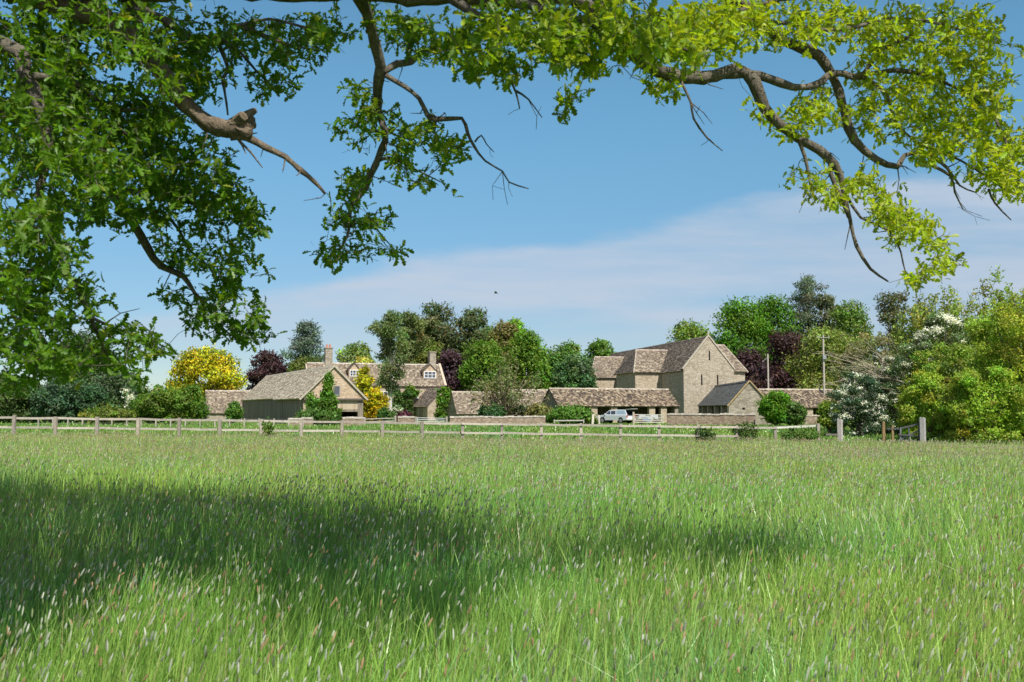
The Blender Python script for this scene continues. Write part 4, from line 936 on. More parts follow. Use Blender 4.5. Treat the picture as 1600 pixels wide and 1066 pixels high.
        for i in range(m):
            a = rng.uniform(-1, 1); tips.append(np.array([(x0 + x1) / 2 + a * w / 2, Y + rng.normal(0, dep * .5), z0 + (z1 - z0) * (1 - .45 * abs(a) ** 1.5) * rng.uniform(.7, 1.02)]))
        stems(tb, g, tips, tr or .07, wob=.06, n=5)
        lb = []
        for t_ in tips:
            for q in (.40, .5, .6, .7, .8, .88, .97):
                if rng.random() < .9: p = g + (t_ - g) * np.array([q ** 1.35, q, q]); lb.append((p + rng.normal(0, .05 * w, 3), np.array([w * .06, w * .06, w * .10]) * rng.uniform(.5, 1.5)))
        fill_lobes(nb, lb, n, size, col, 1.7, 0, .1, .2, spread, top, topf)
    nb.build('crown', M['leaf'], root); tb.build('trunk', M[trunk], root)
    return root
LB = 1.75
G1 = (.050, .100, .016); G2 = (.075, .135, .018); G3 = (.095, .165, .018); OL = (.095, .120, .030); DK = (.030, .062, .020); BL = (.055, .090, .055)
YG = (.135, .190, .022); GOLD = (.50, .40, .012); COP = (.042, .023, .024); WHITE = (.78, .78, .68)
T = tree
# left of the farm
T('oak_tree', 'tall dark green tree above the blue-green bushes left of the yellow tree', 'tree', 'round', (70, 190, 515, 640), 118, (.040, .070, .022), n=11000, top=(.09, .11, .035), topf=.35)
T('broad_tree', 'dark round tree at the left end of the rail fence', 'tree', 'bush', (-70, 78, 588, 664), 108, (.045, .080, .022), n=9000)
T('broad_tree', 'blue-green bushy tree in front of the tall dark tree', 'tree', 'bush', (45, 168, 590, 664), 106, (.040, .080, .038), n=9500)
T('broad_tree', 'grey-green spreading tree between tall dark tree and white hawthorn', 'tree', 'bush', (135, 240, 575, 660), 112, (.055, .092, .040), n=7500)
T('broad_tree', 'dark mass of tree just outside the left edge', 'tree', 'bush', (-260, -50, 540, 666), 112, (.045, .080, .022), n=6000)
T('hawthorn', 'small white blossoming hawthorn left of the green hedge mound', 'shrub', 'bush', (193, 236, 592, 645), 104, (.07, .11, .05), n=3200, top=WHITE, topf=.75)
T('hedge_bush', 'broad green bush mound left of the small low barn', 'shrub', 'bush', (208, 335, 600, 662), 98, (.070, .125, .018), n=9500)
T('hedge_bush', 'low yellowish green bank along the foot of the hedge', 'shrub', 'bush', (125, 222, 636, 662), 95, (.13, .17, .025), n=3000)
T('golden_tree', 'bright yellow rounded tree behind the small low barn', 'tree', 'round', (256, 390, 541, 628), 140, (.30, .275, .014), n=9000, lobes=46, spread=.28, top=(.17, .24, .03), topf=.5)
T('copper_beech', 'dark purple tree between yellow tree and blue cedar', 'tree', 'round', (384, 452, 545, 632), 148, COP, n=5500)
T('blue_cedar', 'tall blue-grey cedar with tiered branches behind the timber barn', 'tree', 'cedar', (436, 524, 511, 620), 168, (.070, .105, .075), n=8500, size=.27)
T('broad_tree', 'olive green tree at the foot of the blue cedar', 'tree', 'round', (440, 512, 556, 620), 160, (.075, .105, .022), n=4000)
T('broad_tree', 'pale green rounded tree just left of the birch behind the roof', 'tree', 'round', (520, 592, 534, 620), 172, (.11, .17, .035), n=5200)
T('broad_tree', 'yellowish low tree crown over the farmhouse ridge', 'tree', 'round', (534, 590, 556, 620), 164, (.24, .24, .05), n=3000)
T('birch', 'tall airy silver birch with white trunk before the farmhouse', 'tree', 'birch', (580, 644, 489, 628), 126, (.095, .130, .048), n=6800, trunk='birch bark', tr=.24, stemx=610)
T('birch', 'slender green birch crown close beside the tall silver birch', 'tree', 'birch', (616, 668, 491, 590), 150, (.095, .125, .04), n=4200)
T('pine', 'dark rounded pine left of the taller second pine', 'tree', 'pine', (640, 720, 491, 610), 166, (.065, .092, .034), n=9000, top=(.16, .12, .05), topf=.25)
T('pine', 'taller dark pine above the purple plum tree', 'tree', 'pine', (700, 770, 490, 610), 168, (.062, .090, .036), n=8000, top=(.15, .12, .05), topf=.2)
T('broad_tree', 'olive leafy tree behind the farmhouse right chimney', 'tree', 'round', (622, 708, 528, 620), 158, (.095, .115, .028), n=6500)
T('plum_tree', 'dark purple tree beside the farmhouse gable', 'tree', 'round', (676, 742, 545, 630), 154, (.048, .028, .036), n=5500)
T('broad_tree', 'bright green round tree right of the purple plum', 'tree', 'round', (712, 800, 530, 625), 152, (.075, .135, .016), n=8000)
T('broad_tree', 'olive brown tinted tree behind the bright green ones', 'tree', 'round', (756, 822, 499, 620), 166, (.115, .115, .035), n=6500)
T('broad_tree', 'lime green tall tree with pointed top near the centre', 'tree', 'round', (778, 862, 514, 625), 160, (.080, .15, .016), n=8500)
T('broad_tree', 'narrow bright green crown rising between olive brown and lime trees', 'tree', 'round', (780, 826, 496, 580), 170, (.11, .20, .02), n=3000)
T('broad_tree', 'green tree left of the mid blue-green tree behind cart shed', 'tree', 'round', (852, 918, 533, 622), 164, (.070, .135, .026), n=6000)
T('broad_tree', 'blue-green tree behind the left end of the cart shed', 'tree', 'round', (862, 935, 552, 625), 150, (.060, .115, .042), n=6000)
T('broad_tree', 'rounded green tree meeting the great barn roof', 'tree', 'round', (908, 968, 528, 620), 172, (.080, .145, .022), n=5500)
T('broad_tree', 'olive tree filling the gap under the first pine', 'tree', 'round', (600, 724, 503, 630), 182, (.085, .115, .03), n=8000)
T('broad_tree', 'mid green tree between second pine and olive brown tree', 'tree', 'round', (708, 806, 506, 630), 184, (.075, .115, .03), n=7000)
T('broad_tree', 'soft green tree between lime tree and blue-green tree', 'tree', 'round', (824, 906, 543, 630), 184, (.085, .135, .03), n=6000)
T('broad_tree', 'soft grey-green tree low between blue-green tree and barn roof', 'tree', 'round', (880, 985, 552, 630), 186, (.075, .12, .035), n=6500)
T('bare_shrub', 'tall grey-green shrub with bare fanning stems behind the garden wall', 'shrub', 'stemmy', (728, 856, 566, 658), 109, (.105, .115, .048), n=2900, tr=.13, size=.16, trunk='dead wood', stemx=790)
T('garden_bush', 'dark green shrub at the foot of the bare-stemmed shrub', 'shrub', 'bush', (745, 795, 632, 660), 108, (.035, .075, .03), n=2200)
T('garden_bush', 'rusty green shrubs between bare-stemmed shrub and clipped hedge', 'shrub', 'bush', (818, 868, 632, 660), 107, (.11, .105, .035), n=2200)
T('garden_bush', 'dark green shrub right of the bare stems', 'shrub', 'bush', (795, 832, 634, 660), 110, (.05, .095, .035), n=1800)
T('clipped_hedge', 'bright green hedge clump in front of the cart shed', 'hedge', 'bush', (850, 936, 636, 667), 103.5, (.062, .115, .018), n=6000)
# about the house
T('golden_shrub', 'tall golden yellow shrub between timber barn and farmhouse', 'shrub', 'bush', (546, 590, 572, 662), 118, (.32, .265, .012), n=4800, spread=.25, top=(.15, .21, .025), topf=.4)
T('golden_shrub', 'lower golden shrub spilling right of the taller one', 'shrub', 'bush', (566, 607, 606, 662), 116, (.32, .26, .012), n=4000, spread=.25, top=(.15, .21, .025), topf=.4)
T('garden_bush', 'dark green bush at the birch foot', 'shrub', 'bush', (590, 618, 638, 664), 112, (.04, .095, .02), n=1800)
T('flowering_shrub', 'white flowering shrub beside the birch trunk', 'shrub', 'bush', (612, 632, 634, 662), 113, (.10, .14, .06), n=1500, top=WHITE, topf=.8)
T('purple_shrub', 'low dark purple shrub before the farmhouse wall', 'shrub', 'bush', (618, 646, 643, 662), 112, (.07, .02, .035), n=1500)
T('climbing_ivy', 'dark climber covering the farmhouse wall right of the birch', 'climber', 'climb', (614, 646, 612, 655), 139.5, (.045, .085, .018), n=2600)
T('climbing_ivy', 'bright green creeper under the farmhouse eaves', 'climber', 'climb', (634, 652, 605, 622), 140.5, (.075, .14, .016), n=900)
T('climbing_ivy', 'leafy green creeper on the farmhouse porch gable', 'climber', 'climb', (682, 708, 609, 662), 133, (.075, .14, .018), n=2600)
T('climbing_ivy', 'pointed green ivy climbing the timber barn gable', 'climber', 'climb', (500, 527, 586, 650), 98.3, (.065, .145, .014), n=3200, tr=.05)
T('climbing_ivy', 'small ivy tongue at the left corner of the barn gable', 'climber', 'climb', (480, 492, 617, 634), 97, (.075, .15, .014), n=350, tr=.05)
T('climbing_ivy', 'bushy creeper covering the lower barn gable', 'climber', 'climb', (477, 534, 626, 664), 96, (.055, .115, .014), n=4200)
T('garden_bush', 'flat dark bush at the foot of the timber barn creeper', 'shrub', 'bush', (456, 534, 640, 664), 94, (.05, .10, .018), n=3500)
T('garden_bush', 'round green bush beside the small low barn', 'shrub', 'bush', (352, 380, 627, 660), 108, (.055, .12, .018), n=2000)
# behind and beside the great barn
T('broad_tree', 'pale green airy tree behind the great barn ridge', 'tree', 'round', (1026, 1126, 500, 600), 192, (.115, .175, .028), n=7000)
T('chestnut_tree', 'dense dark green dome of a tree behind the barn', 'tree', 'round', (1104, 1214, 466, 620), 186, (.062, .145, .012), n=11000, lobes=44)
T('chestnut_tree', 'second green dome joined to the dense tree beside the cedar', 'tree', 'round', (1158, 1266, 459, 620), 190, (.056, .130, .014), n=9500)
T('blue_cedar', 'grey conifer top rising above the green domes', 'tree', 'cedar', (1216, 1310, 440, 600), 192, (.085, .11, .07), n=11000, size=.28)
T('broad_tree', 'sparse thin-topped tree right of the grey conifer', 'tree', 'open', (1256, 1330, 458, 600), 188, (.085, .105, .05), n=4200)
T('broad_tree', 'tall green tree sloping down right of the conifer', 'tree', 'round', (1280, 1376, 468, 620), 182, (.085, .14, .026), n=7500)
T('copper_beech', 'large dark purple copper beech behind the plain pole', 'tree', 'round', (1178, 1288, 513, 640), 172, COP, n=12000, lobes=42)
T('copper_beech', 'lower copper beech against the great barn right side', 'tree', 'round', (1128, 1212, 545, 640), 168, (.044, .024, .027), n=8000)
T('broad_tree', 'yellow-green airy tree behind the crossarm pole', 'tree', 'round', (1226, 1378, 506, 640), 150, (.115, .145, .03), n=12500, lobes=50, top=(.2, .2, .05), topf=.2)
T('pine', 'brown-tinged thin conifer seen in the sky gap', 'tree', 'pine', (1366, 1432, 467, 610), 140, (.070, .085, .040), n=4800, top=(.13, .10, .05), topf=.3)
T('round_bush', 'bright green round bush at the corner of the slate shed', 'shrub', 'bush', (1178, 1240, 611, 662), 95, (.065, .155, .012), n=6500)
T('round_bush', 'small dull green bush right of the round bush', 'shrub', 'bush', (1226, 1262, 628, 664), 94, (.06, .11, .025), n=2600)
# right hedge
T('willow_tree', 'tall olive green tree with bare twigs above the right hedge', 'tree', 'stemmy', (1396, 1525, 446, 650), 92, (.15, .19, .036), n=15000, lobes=64, size=.17)
T('willow_tree', 'second tall upright olive tree nearer the right edge', 'tree', 'stemmy', (1486, 1606, 438, 650), 90, (.16, .20, .036), n=15000, lobes=60, size=.17)
T('hawthorn', 'hawthorn hung with white blossom high in the right hedge', 'shrub', 'wild', (1420, 1526, 488, 610), 76, (.085, .12, .045), n=14000, top=(.85, .85, .78), topf=.9, size=.11)
T('hawthorn', 'dark spreading hawthorn with white blossom on its crown above the gap', 'shrub', 'wild', (1290, 1388, 580, 684), 70, (.030, .062, .030), n=15000, top=(.78, .79, .70), topf=.52, size=.088, lobes=70)
T('hawthorn', 'second dark hawthorn rising behind it towards the leaning gate', 'shrub', 'wild', (1352, 1446, 554, 684), 73, (.045, .075, .030), n=14000, top=(.78, .79, .70), topf=.5, size=.088, lobes=70)
T('fallen_tree', 'pale leaning tree with bare arching twigs over the hawthorn', 'tree', 'open', (1290, 1440, 520, 610), 78, (.14, .155, .07), n=5200, lobes=40, size=.13)
T('hedge_bush', 'yellow-green bush hanging over the leaning gate', 'shrub', 'wild', (1396, 1500, 578, 696), 62, (.155, .215, .026), n=15000, size=.10, lobes=90)
T('hedge_bush', 'big sunny yellow-green bush filling the right hedge', 'shrub', 'wild', (1470, 1616, 572, 698), 59, (.15, .21, .024), n=21000, size=.10, lobes=100)
T('hedge_tree', 'tall yellow-green tree at the right edge of the field', 'tree', 'wild', (1504, 1690, 456, 690), 66, (.15, .21, .024), n=26000, size=.11, lobes=100)
T('hedge_tree', 'bright pale-leaved tree top cut by the right edge', 'tree', 'open', (1562, 1720, 440, 600), 62, (.21, .25, .028), n=11000, size=.11)
T('hedge_tree', 'tree continuing the right hedge outside the photo edge', 'tree', 'bush', (1640, 1840, 500, 694), 62, (.10, .15, .016), n=7000, size=.16)
T('hedge_bush', 'dark green shaded bush between dark hawthorn and leaning gate', 'shrub', 'bush', (1392, 1462, 622, 692), 66, (.035, .060, .018), n=6500, size=.10)
T('hedge_bush', 'olive sprawling bush behind the leaning gate bushes', 'shrub', 'wild', (1414, 1545, 535, 650), 72, (.14, .19, .03), n=14000, size=.12, lobes=90)
T('garden_bush', 'small yellow-green bush left of the dark hawthorn', 'shrub', 'bush', (1272, 1318, 624, 672), 74, (.10, .14, .016), n=3800, size=.12)
T('bramble', 'dark bramble tangle at the foot of a bare fence post', 'bramble', 'bush', (1078, 1118, 666, 692), 50.3, (.05, .085, .022), n=700, size=.08, tr=.02)
T('bramble', 'tallest bramble tangle swallowing the lower rail', 'bramble', 'bush', (1142, 1186, 659, 692), 50.6, (.055, .095, .022), n=1300, size=.08, tr=.02)
T('bramble', 'long low bramble tangle below the last pale rail', 'bramble', 'bush', (1214, 1290, 667, 690), 51, (.055, .095, .020), n=1700, size=.08, tr=.02)
T('sapling', 'small leafy sapling poking through the rail fence', 'sapling', 'stemmy', (408, 432, 654, 690), 47.7, (.075, .13, .02), n=420, size=.075, lobes=7, tr=.018)
def far_line():
    nb = NB(); n = 42000; Y = 255 + rng.random(n) * 25; px = rng.uniform(-500, 2100, n); x = (px - 800) / F * Y
    h = 7.6 + 5.2 * (sstep(520, 600, px) - sstep(930, 985, px) + sstep(1060, 1130, px)) + 1.5 * np.sin(px * .013) + 2.2 * np.sin(px * .041 + 1) + 1.4 * np.sin(px * .11 + 2); z = .2 + h * rng.random(n) ** .6
    c = np.stack([x, Y, z], -1); nr = unit(n) * .8 + np.array([0, -.5, .4]); nr /= np.linalg.norm(nr, axis=1)[:, None]
    leaf_cards(nb, c, nr, .9 * rng.uniform(.6, 1.4, n), tones(n, (.085, .15, .04)) * (1 + .3 * np.sin(px * .07 + z)[:, None]), 1.4)
    nb.build('far_woods', M['leaf'], kind='stuff', label='far dark wood edge behind the farm')
far_line()
#@@PART4
# bare arching twigs of the leaning tree
def arch_twigs():
    root = thing('leaning_branch', 'spray of bare pale branches arching left over the hawthorn blossom', 'branch', ground_at(X(1395, 74), 74))
    b = NB()
    for i in range(46):
        s = P(rng.uniform(1380, 1450), rng.uniform(595, 650), 74 + rng.normal(0, .8)); e = P(rng.uniform(1268, 1400), rng.uniform(520, 610), 73 + rng.normal(0, 1.5))
        m = (s + e) / 2 + [rng.normal(0, .3), 0, rng.uniform(.3, 1.3)]; q = np.linspace(0, 1, 8)[:, None]
        pts = (1 - q) ** 2 * s + 2 * q * (1 - q) * m + q ** 2 * e; pts[1:] += rng.normal(0, .05, (7, 3)); r = rng.uniform(.018, .042)
        b.tube(pts, r * (1 - .75 * q[:, 0]), 4, np.array([.42, .36, .28]) * rng.uniform(.8, 1.2))
        for k in range(3):
            t = rng.integers(2, 7); p = pts[t]; b.tube([p, p + [rng.uniform(-.9, .1), rng.normal(0, .2), rng.uniform(-.1, .7)]], [r * .4, .006], 3, (.42, .36, .28))
    a = P(1470, 660, 74); b.tube([a - [0, 0, 1.5], P(1440, 625, 74), P(1400, 590, 74)], [.14, .11, .06], 6, (.16, .13, .10))
    b.build('bare_branches', M['wood'], root)
arch_twigs()
# ------------------------------------------------------------------ the big oak overhead
OAK = ground_at(-8.0, 4.6)
oak = thing('oak_tree', 'great old oak whose leafy limbs overhang the meadow from the left', 'tree', OAK)
NP, NR = [], []            # nodes that twigs can grow from
def spline(pts, step=.07):
    pts = np.asarray(pts, float); m = len(pts); out = []
    p = np.vstack([2 * pts[0] - pts[1], pts, 2 * pts[-1] - pts[-2]])
    for i in range(1, m):
        k = max(2, int(np.linalg.norm(p[i + 1] - p[i]) / step)); t = np.arange(k) / k
        a, b_, c, d = p[i - 1], p[i], p[i + 1], p[i + 2]; t = t[:, None]
        out.append(.5 * (2 * b_ + (c - a) * t + (2 * a - 5 * b_ + 4 * c - d) * t ** 2 + (3 * b_ - a - 3 * c + d) * t ** 3))
    out.append(pts[-1:]); return np.vstack(out)
def limb(spec, name='limb', mat='oak bark', parent=oak, label=None, n=10, grow=True, rough=.05, wob=.010):
    """spec: (px, py, depth, radius in px) or ('w', x, y, z, r)"""
    pts, rr = [], []
    for s in spec:
        if s[0] == 'w': pts.append(np.array(s[1:4], float)); rr.append(s[4])
        else: pts.append(P(s[0], s[1], s[2])); rr.append(s[3] / F * s[2] * (.67 if mat == 'oak bark' else .80))
    sp_ = spline(pts); d = np.concatenate([[0], np.cumsum(np.linalg.norm(np.diff(pts, axis=0), axis=1))]); e = np.concatenate([[0], np.cumsum(np.linalg.norm(np.diff(sp_, axis=0), axis=1))])
    r = np.interp(e / e[-1], d / d[-1], rr)
    k = len(sp_); w = np.cumsum(rng.normal(0, 1, (k, 3)), 0); w -= np.linspace(0, 1, k)[:, None] * w[-1]; sp_ = sp_ + w * wob * .4 * np.minimum(1, r[:, None] / .03)
    r = r * (1 + .10 * np.sin(e * 9 + rng.random() * 6) + rng.normal(0, .05, k))
    b = NB(); kn = rng.random(k) < .10; r = r * np.where(kn & (r > .008), 1.16, 1.0); b.tube(sp_, r, n, rough=rough)
    for j in range(int(e[-1] * (7 if r[0] < .10 else 2))):       # bare side twigs and old snags
        i = rng.integers(k // 4, k); p = sp_[i]
        if r[i] > .05: continue
        t = sp_[min(i + 1, k - 1)] - sp_[max(i - 1, 0)]; t /= np.linalg.norm(t) + 1e-9; d = unit(1)[0] * .9 + t * .5 + np.array([0, 0, -.15]); d /= np.linalg.norm(d); ln = rng.uniform(.04, .20); q1 = p + d * ln * .5 + rng.normal(0, .01, 3); q2 = p + d * ln + rng.normal(0, .02, 3)
        rr_ = min(.005, r[i] * .5); b.tube([p, q1, q2], [rr_, rr_ * .7, .0015], 4)
        if rng.random() < .5: b.tube([q1, q1 + unit(1)[0] * ln * .4], [rr_ * .6, .0012], 3)
    o = b.build(name, M[mat], parent, smooth=True)
    if label: o['label'] = label
    if grow: NP.extend(sp_[2:]); NR.extend(r[2:])
    return o
tr = NB()      # trunk with flared roots
zs = np.array([-.2, 0, .15, .5, 1.2, 2.0, 2.8, 3.5, 4.6, 6.0, 8.0]); rs = np.array([1.05, .92, .78, .66, .58, .55, .57, .60, .48, .36, .2])
tp = np.stack([OAK[0] + .05 * np.sin(zs), OAK[1] + .06 * np.sin(zs * .8), OAK[2] + zs], 1); tr.tube(spline(tp, .25), np.interp(np.linspace(0, 1, len(spline(tp, .25))), np.linspace(0, 1, len(zs)), rs), 22, rough=.03)
tr.build('trunk', M['oak bark'], oak, smooth=True)
ox, oy, oz = OAK
limb([('w', ox, oy, 3.3, .36), ('w', -6.2, 4.9, 3.75, .28), ('w', -3.8, 5.2, 4.15, .2), (200, -30, 5.1, 44), (340, -22, 5.1, 34), (560, -16, 5.1, 35), (700, -6, 5.1, 27), (800, -3, 5.1, 24), (880, -4, 5.15, 19), (930, 22, 5.4, 18), (970, 62, 5.7, 18), (1005, 100, 5.9, 17), (1050, 122, 6.1, 15), (1095, 124, 6.2, 15), (1115, 122, 6.2, 16), (1145, 112, 6.3, 14), (1175, 130, 6.3, 13), (1193, 172, 6.35, 13), (1235, 210, 6.4, 11.5), (1290, 244, 6.45, 9), (1310, 275, 6.5, 8), (1324, 330, 6.5, 5), (1338, 385, 6.5, 4), (1360, 420, 6.5, 3.2), (1388, 440, 6.5, 2)], n=12)
limb([(1130, 118, 6.28, 12), (1170, 115, 6.35, 9), (1205, 122, 6.4, 9), (1240, 136, 6.5, 8.5), (1275, 132, 6.6, 8), (1300, 112, 6.7, 7.5), (1325, 112, 6.75, 7), (1345, 118, 6.8, 6), (1372, 82, 6.9, 6), (1400, 66, 7, 5), (1432, 54, 7, 3)])
limb([(930, 5, 5.4, 14), (1060, -20, 5.9, 14), (1150, 5, 6.4, 13), (1200, 52, 6.6, 11), (1238, 72, 6.7, 12), (1282, 92, 6.8, 12), (1308, 132, 6.8, 11), (1322, 180, 6.8, 10), (1338, 224, 6.8, 9.5), (1372, 250, 6.8, 9), (1404, 262, 6.8, 8), (1414, 243, 6.85, 5), (1450, 240, 6.9, 4.5), (1480, 262, 6.9, 4), (1500, 290, 6.9, 2.5), (1522, 300, 6.9, 1.6)])
limb([(1322, 120, 6.75, 6), (1400, 112, 6.9, 5), (1460, 125, 7, 4), (1530, 160, 7, 3.5), (1570, 220, 6.9, 3), (1590, 300, 6.8, 2)])
limb([(1345, 118, 6.8, 5), (1385, 145, 6.85, 4), (1400, 190, 6.9, 3.5), (1440, 225, 6.9, 3), (1500, 250, 6.9, 2.5), (1575, 300, 6.8, 1.5)])
limb([(1128, 48, 6.3, 7), (1148, 22, 6.3, 6), (1190, 6, 6.4, 5), (1250, -5, 6.5, 4)])
limb([(1150, 40, 6.3, 6), (1220, 36, 6.5, 5), (1300, 48, 6.7, 4.5), (1400, 30, 6.9, 4), (1480, 40, 7, 3), (1540, 60, 7, 2)])
limb([(1300, 248, 6.5, 6), (1300, 272, 6.5, 6), (1316, 310, 6.5, 5), (1326, 340, 6.5, 3)], n=7)
limb([(1246, 215, 6.4, 5), (1258, 245, 6.4, 4), (1265, 285, 6.4, 3), (1268, 300, 6.4, 2)], n=6)
limb([(1320, 300, 6.5, 4), (1345, 340, 6.5, 3), (1390, 360, 6.45, 2.6), (1408, 395, 6.4, 2.3), (1415, 425, 6.4, 1.8), (1440, 440, 6.4, 1.2)], n=6)
limb([(1440, 250, 6.9, 4), (1485, 275, 6.9, 3), (1492, 300, 6.9, 2.5), (1505, 328, 6.9, 1.4)], n=6, grow=False)
limb([(1545, 295, 6.8, 3), (1555, 318, 6.8, 2.2), (1580, 344, 6.8, 1.3)], n=6, grow=False)
limb([(1065, 128, 6.1, 4), (1080, 160, 6.1, 3), (1084, 185, 6.1, 2.6), (1105, 215, 6.1, 2), (1129, 236, 6.1, 1.1)], n=6, grow=False)
# hanging branch in the middle
limb([(560, -8, 5.15, 16), (572, 22, 5.3, 14), (586, 70, 5.5, 13.5), (597, 108, 5.6, 13), (595, 140, 5.7, 10), (596, 178, 5.8, 9), (607, 205, 5.8, 9), (600, 235, 5.9, 8.5), (588, 258, 5.9, 8), (572, 295, 6, 7), (550, 322, 6, 6), (546, 350, 6.05, 4.2), (543, 370, 6.05, 4), (530, 392, 6.1, 2.6)], n=10)
limb([(600, 112, 5.6, 9), (620, 102, 5.7, 8), (642, 98, 5.8, 8), (665, 80, 5.9, 6), (690, 78, 6, 4), (720, 60, 6.1, 2.5)], n=8)
limb([(638, 98, 5.8, 6), (640, 75, 5.8, 6), (645, 60, 5.8, 3)], n=7)
limb([(604, 118, 5.6, 7), (632, 136, 5.6, 6), (655, 155, 5.6, 5.5), (668, 180, 5.6, 5.5), (682, 188, 5.6, 5), (722, 186, 5.6, 4.5), (730, 208, 5.6, 4), (740, 228, 5.6, 3.5), (758, 252, 5.6, 2.6), (785, 268, 5.6, 2.2), (795, 285, 5.6, 1.8), (826, 295, 5.6, 1.2)], n=8, label='bare twisting branch tip hanging left of centre')
limb([(588, 252, 5.9, 5), (606, 246, 6, 4), (622, 250, 6, 3), (650, 265, 6, 2.4), (690, 285, 6, 1.5)], n=6)
limb([(545, 355, 6.05, 3), (575, 345, 6.1, 2.4), (600, 372, 6.1, 2), (618, 392, 6.1, 1.2)], n=6)
limb([(742, 222, 5.6, 2.5), (752, 212, 5.6, 2), (760, 226, 5.6, 1.6), (772, 238, 5.6, 1)], n=5, grow=False)
limb([(795, 120, 5.4, 4), (806, 145, 5.4, 3), (812, 170, 5.4, 1.6)], n=5, grow=False)
limb([(806, 142, 5.4, 3), (825, 155, 5.4, 2), (847, 184, 5.4, 1.2)], n=5, grow=False)
# left: the broken limb and its neighbours
bl = limb([('w', ox, oy, 3.6, .32), ('w', -6.0, 5.0, 4.4, .24), ('w', -4.0, 5.2, 4.6, .17), (70, -6, 5.25, 24), (150, 22, 5.3, 22), (205, 58, 5.35, 20), (240, 98, 5.4, 18), (272, 142, 5.45, 17), (306, 178, 5.5, 17), (340, 198, 5.5, 19), (366, 200, 5.5, 20), (384, 196, 5.5, 15)], name='broken_limb', mat='dead wood', n=18, label='thick pale limb snapped off with a jagged end', rough=.10)
b = NB()
for (x1, y1, r1) in ((397, 172, 3), (396, 186, 4), (398, 196, 3), (390, 210, 5), (380, 181, 5), (372, 216, 4)):
    p, q = P(364, 198, 5.5), P(x1, y1, 5.5 + rng.normal(0, .05)); m = (p + q) / 2; b.tube([p, m, q, q + (q - m) * .15], np.array([14, 10, r1 + 3, r1 * .4]) / F * 5.5, 7, rough=.14)
b.build('splintered_end', M['dead wood'], bl)
o = limb([(360, 212, 5.5, 9), (385, 216, 5.5, 8), (415, 230, 5.5, 7), (445, 245, 5.5, 6.5), (470, 266, 5.5, 5.5), (492, 284, 5.5, 4), (508, 303, 5.5, 2)], name='dead_branch', mat='dead wood', parent=bl, n=8, grow=False)
b = NB(); p = P(372, 218, 5.5)
for e in ((384, 240), (410, 262), (402, 208)): b.tube([p, (p + P(e[0], e[1], 5.5)) / 2 + [0, 0, .01], P(e[0], e[1], 5.5)], [.008, .006, .003], 5)
b.build('dead_twig', M['dead wood'], bl)
limb([('w', -4.6, 5.2, 4.6, .1), (150, -30, 5.6, 22), (196, -2, 5.7, 18), (212, 30, 5.8, 14), (222, 60, 5.9, 9), (250, 120, 6, 6), (262, 200, 6, 4)], n=8)
limb([(200, 4, 5.7, 13), (225, 16, 5.8, 10), (258, 36, 6, 9), (300, 60, 6.1, 7), (330, 56, 6.2, 6), (345, 66, 6.2, 7), (362, 46, 6.3, 5), (375, 40, 6.3, 5), (410, 55, 6.4, 4.5), (450, 70, 6.4, 4), (500, 80, 6.5, 2)], n=8)
limb([(330, 56, 6.2, 4), (346, 78, 6.2, 4.5), (356, 108, 6.2, 4), (349, 122, 6.2, 4), (352, 145, 6.2, 3.5), (356, 180, 6.2, 2.5)], n=7)
limb([(352, 66, 6.2, 5), (375, 80, 6.3, 4), (400, 110, 6.4, 3), (430, 140, 6.4, 2)], n=6)
limb([(375, 40, 6.3, 4), (420, 30, 6.4, 4), (480, 45, 6.5, 3), (520, 60, 6.5, 2)], n=6)
limb([('w', -6.2, 5.0, 3.9, .2), ('w', -4.5, 5.8, 3.8, .13), (-120, 120, 6.2, 30), (20, 180, 6.2, 22), (110, 250, 6.2, 16), (180, 305, 6.25, 13), (208, 345, 6.3, 10), (232, 388, 6.35, 9), (250, 416, 6.4, 8), (285, 432, 6.4, 7), (305, 458, 6.4, 5), (325, 478, 6.45, 3.5), (345, 510, 6.5, 2.5), (370, 530, 6.5, 1.5)], n=9)
limb([(208, 330, 6.3, 7), (250, 330, 6.35, 5), (280, 360, 6.4, 4), (295, 390, 6.4, 3), (320, 410, 6.45, 2)], n=6)
limb([(180, 300, 6.25, 8), (250, 300, 6.3, 6), (310, 320, 6.4, 4.5), (350, 340, 6.4, 3), (395, 350, 6.4, 2)], n=6)
limb([(110, 250, 6.2, 8), (200, 210, 6.1, 6), (270, 230, 6.2, 4), (330, 280, 6.3, 2.5)], n=6)
limb([('w', -6.0, 4.6, 3.4, .16), ('w', -4.2, 4.7, 3.2, .1), (-80, 420, 5, 20), (20, 432, 5, 13), (90, 430, 5.1, 9), (118, 446, 5.2, 7), (135, 480, 5.3, 6), (150, 515, 5.4, 4.5), (162, 545, 5.5, 3.5), (180, 575, 5.6, 2)], n=8)
limb([(30, 432, 5, 9), (40, 480, 4.9, 7), (60, 520, 4.9, 5), (90, 560, 5, 3)], n=6)
limb([(140, 495, 5.3, 4), (185, 515, 5.6, 3), (215, 525, 5.7, 2.2), (255, 548, 5.8, 1.4)], n=5)
limb([('w', -5.4, 4.8, 4.2, .14), (-60, 60, 5, 26), (30, 120, 4.9, 18), (70, 220, 4.9, 13), (60, 310, 4.9, 9), (80, 380, 4.9, 5)], n=8)
limb([(30, 120, 4.9, 12), (110, 130, 5.2, 8), (170, 170, 5.5, 5), (230, 170, 5.7, 3)], n=7)
limb([(700, -6, 5.1, 14), (760, 30, 5.0, 9), (810, 50, 4.8, 6), (850, 60, 4.7, 4), (900, 100, 4.9, 3)], n=7)
limb([(800, 0, 5.1, 12), (900, 30, 4.8, 8), (990, 60, 4.6, 5), (1060, 75, 4.8, 4), (1100, 90, 5, 2.5)], n=7)
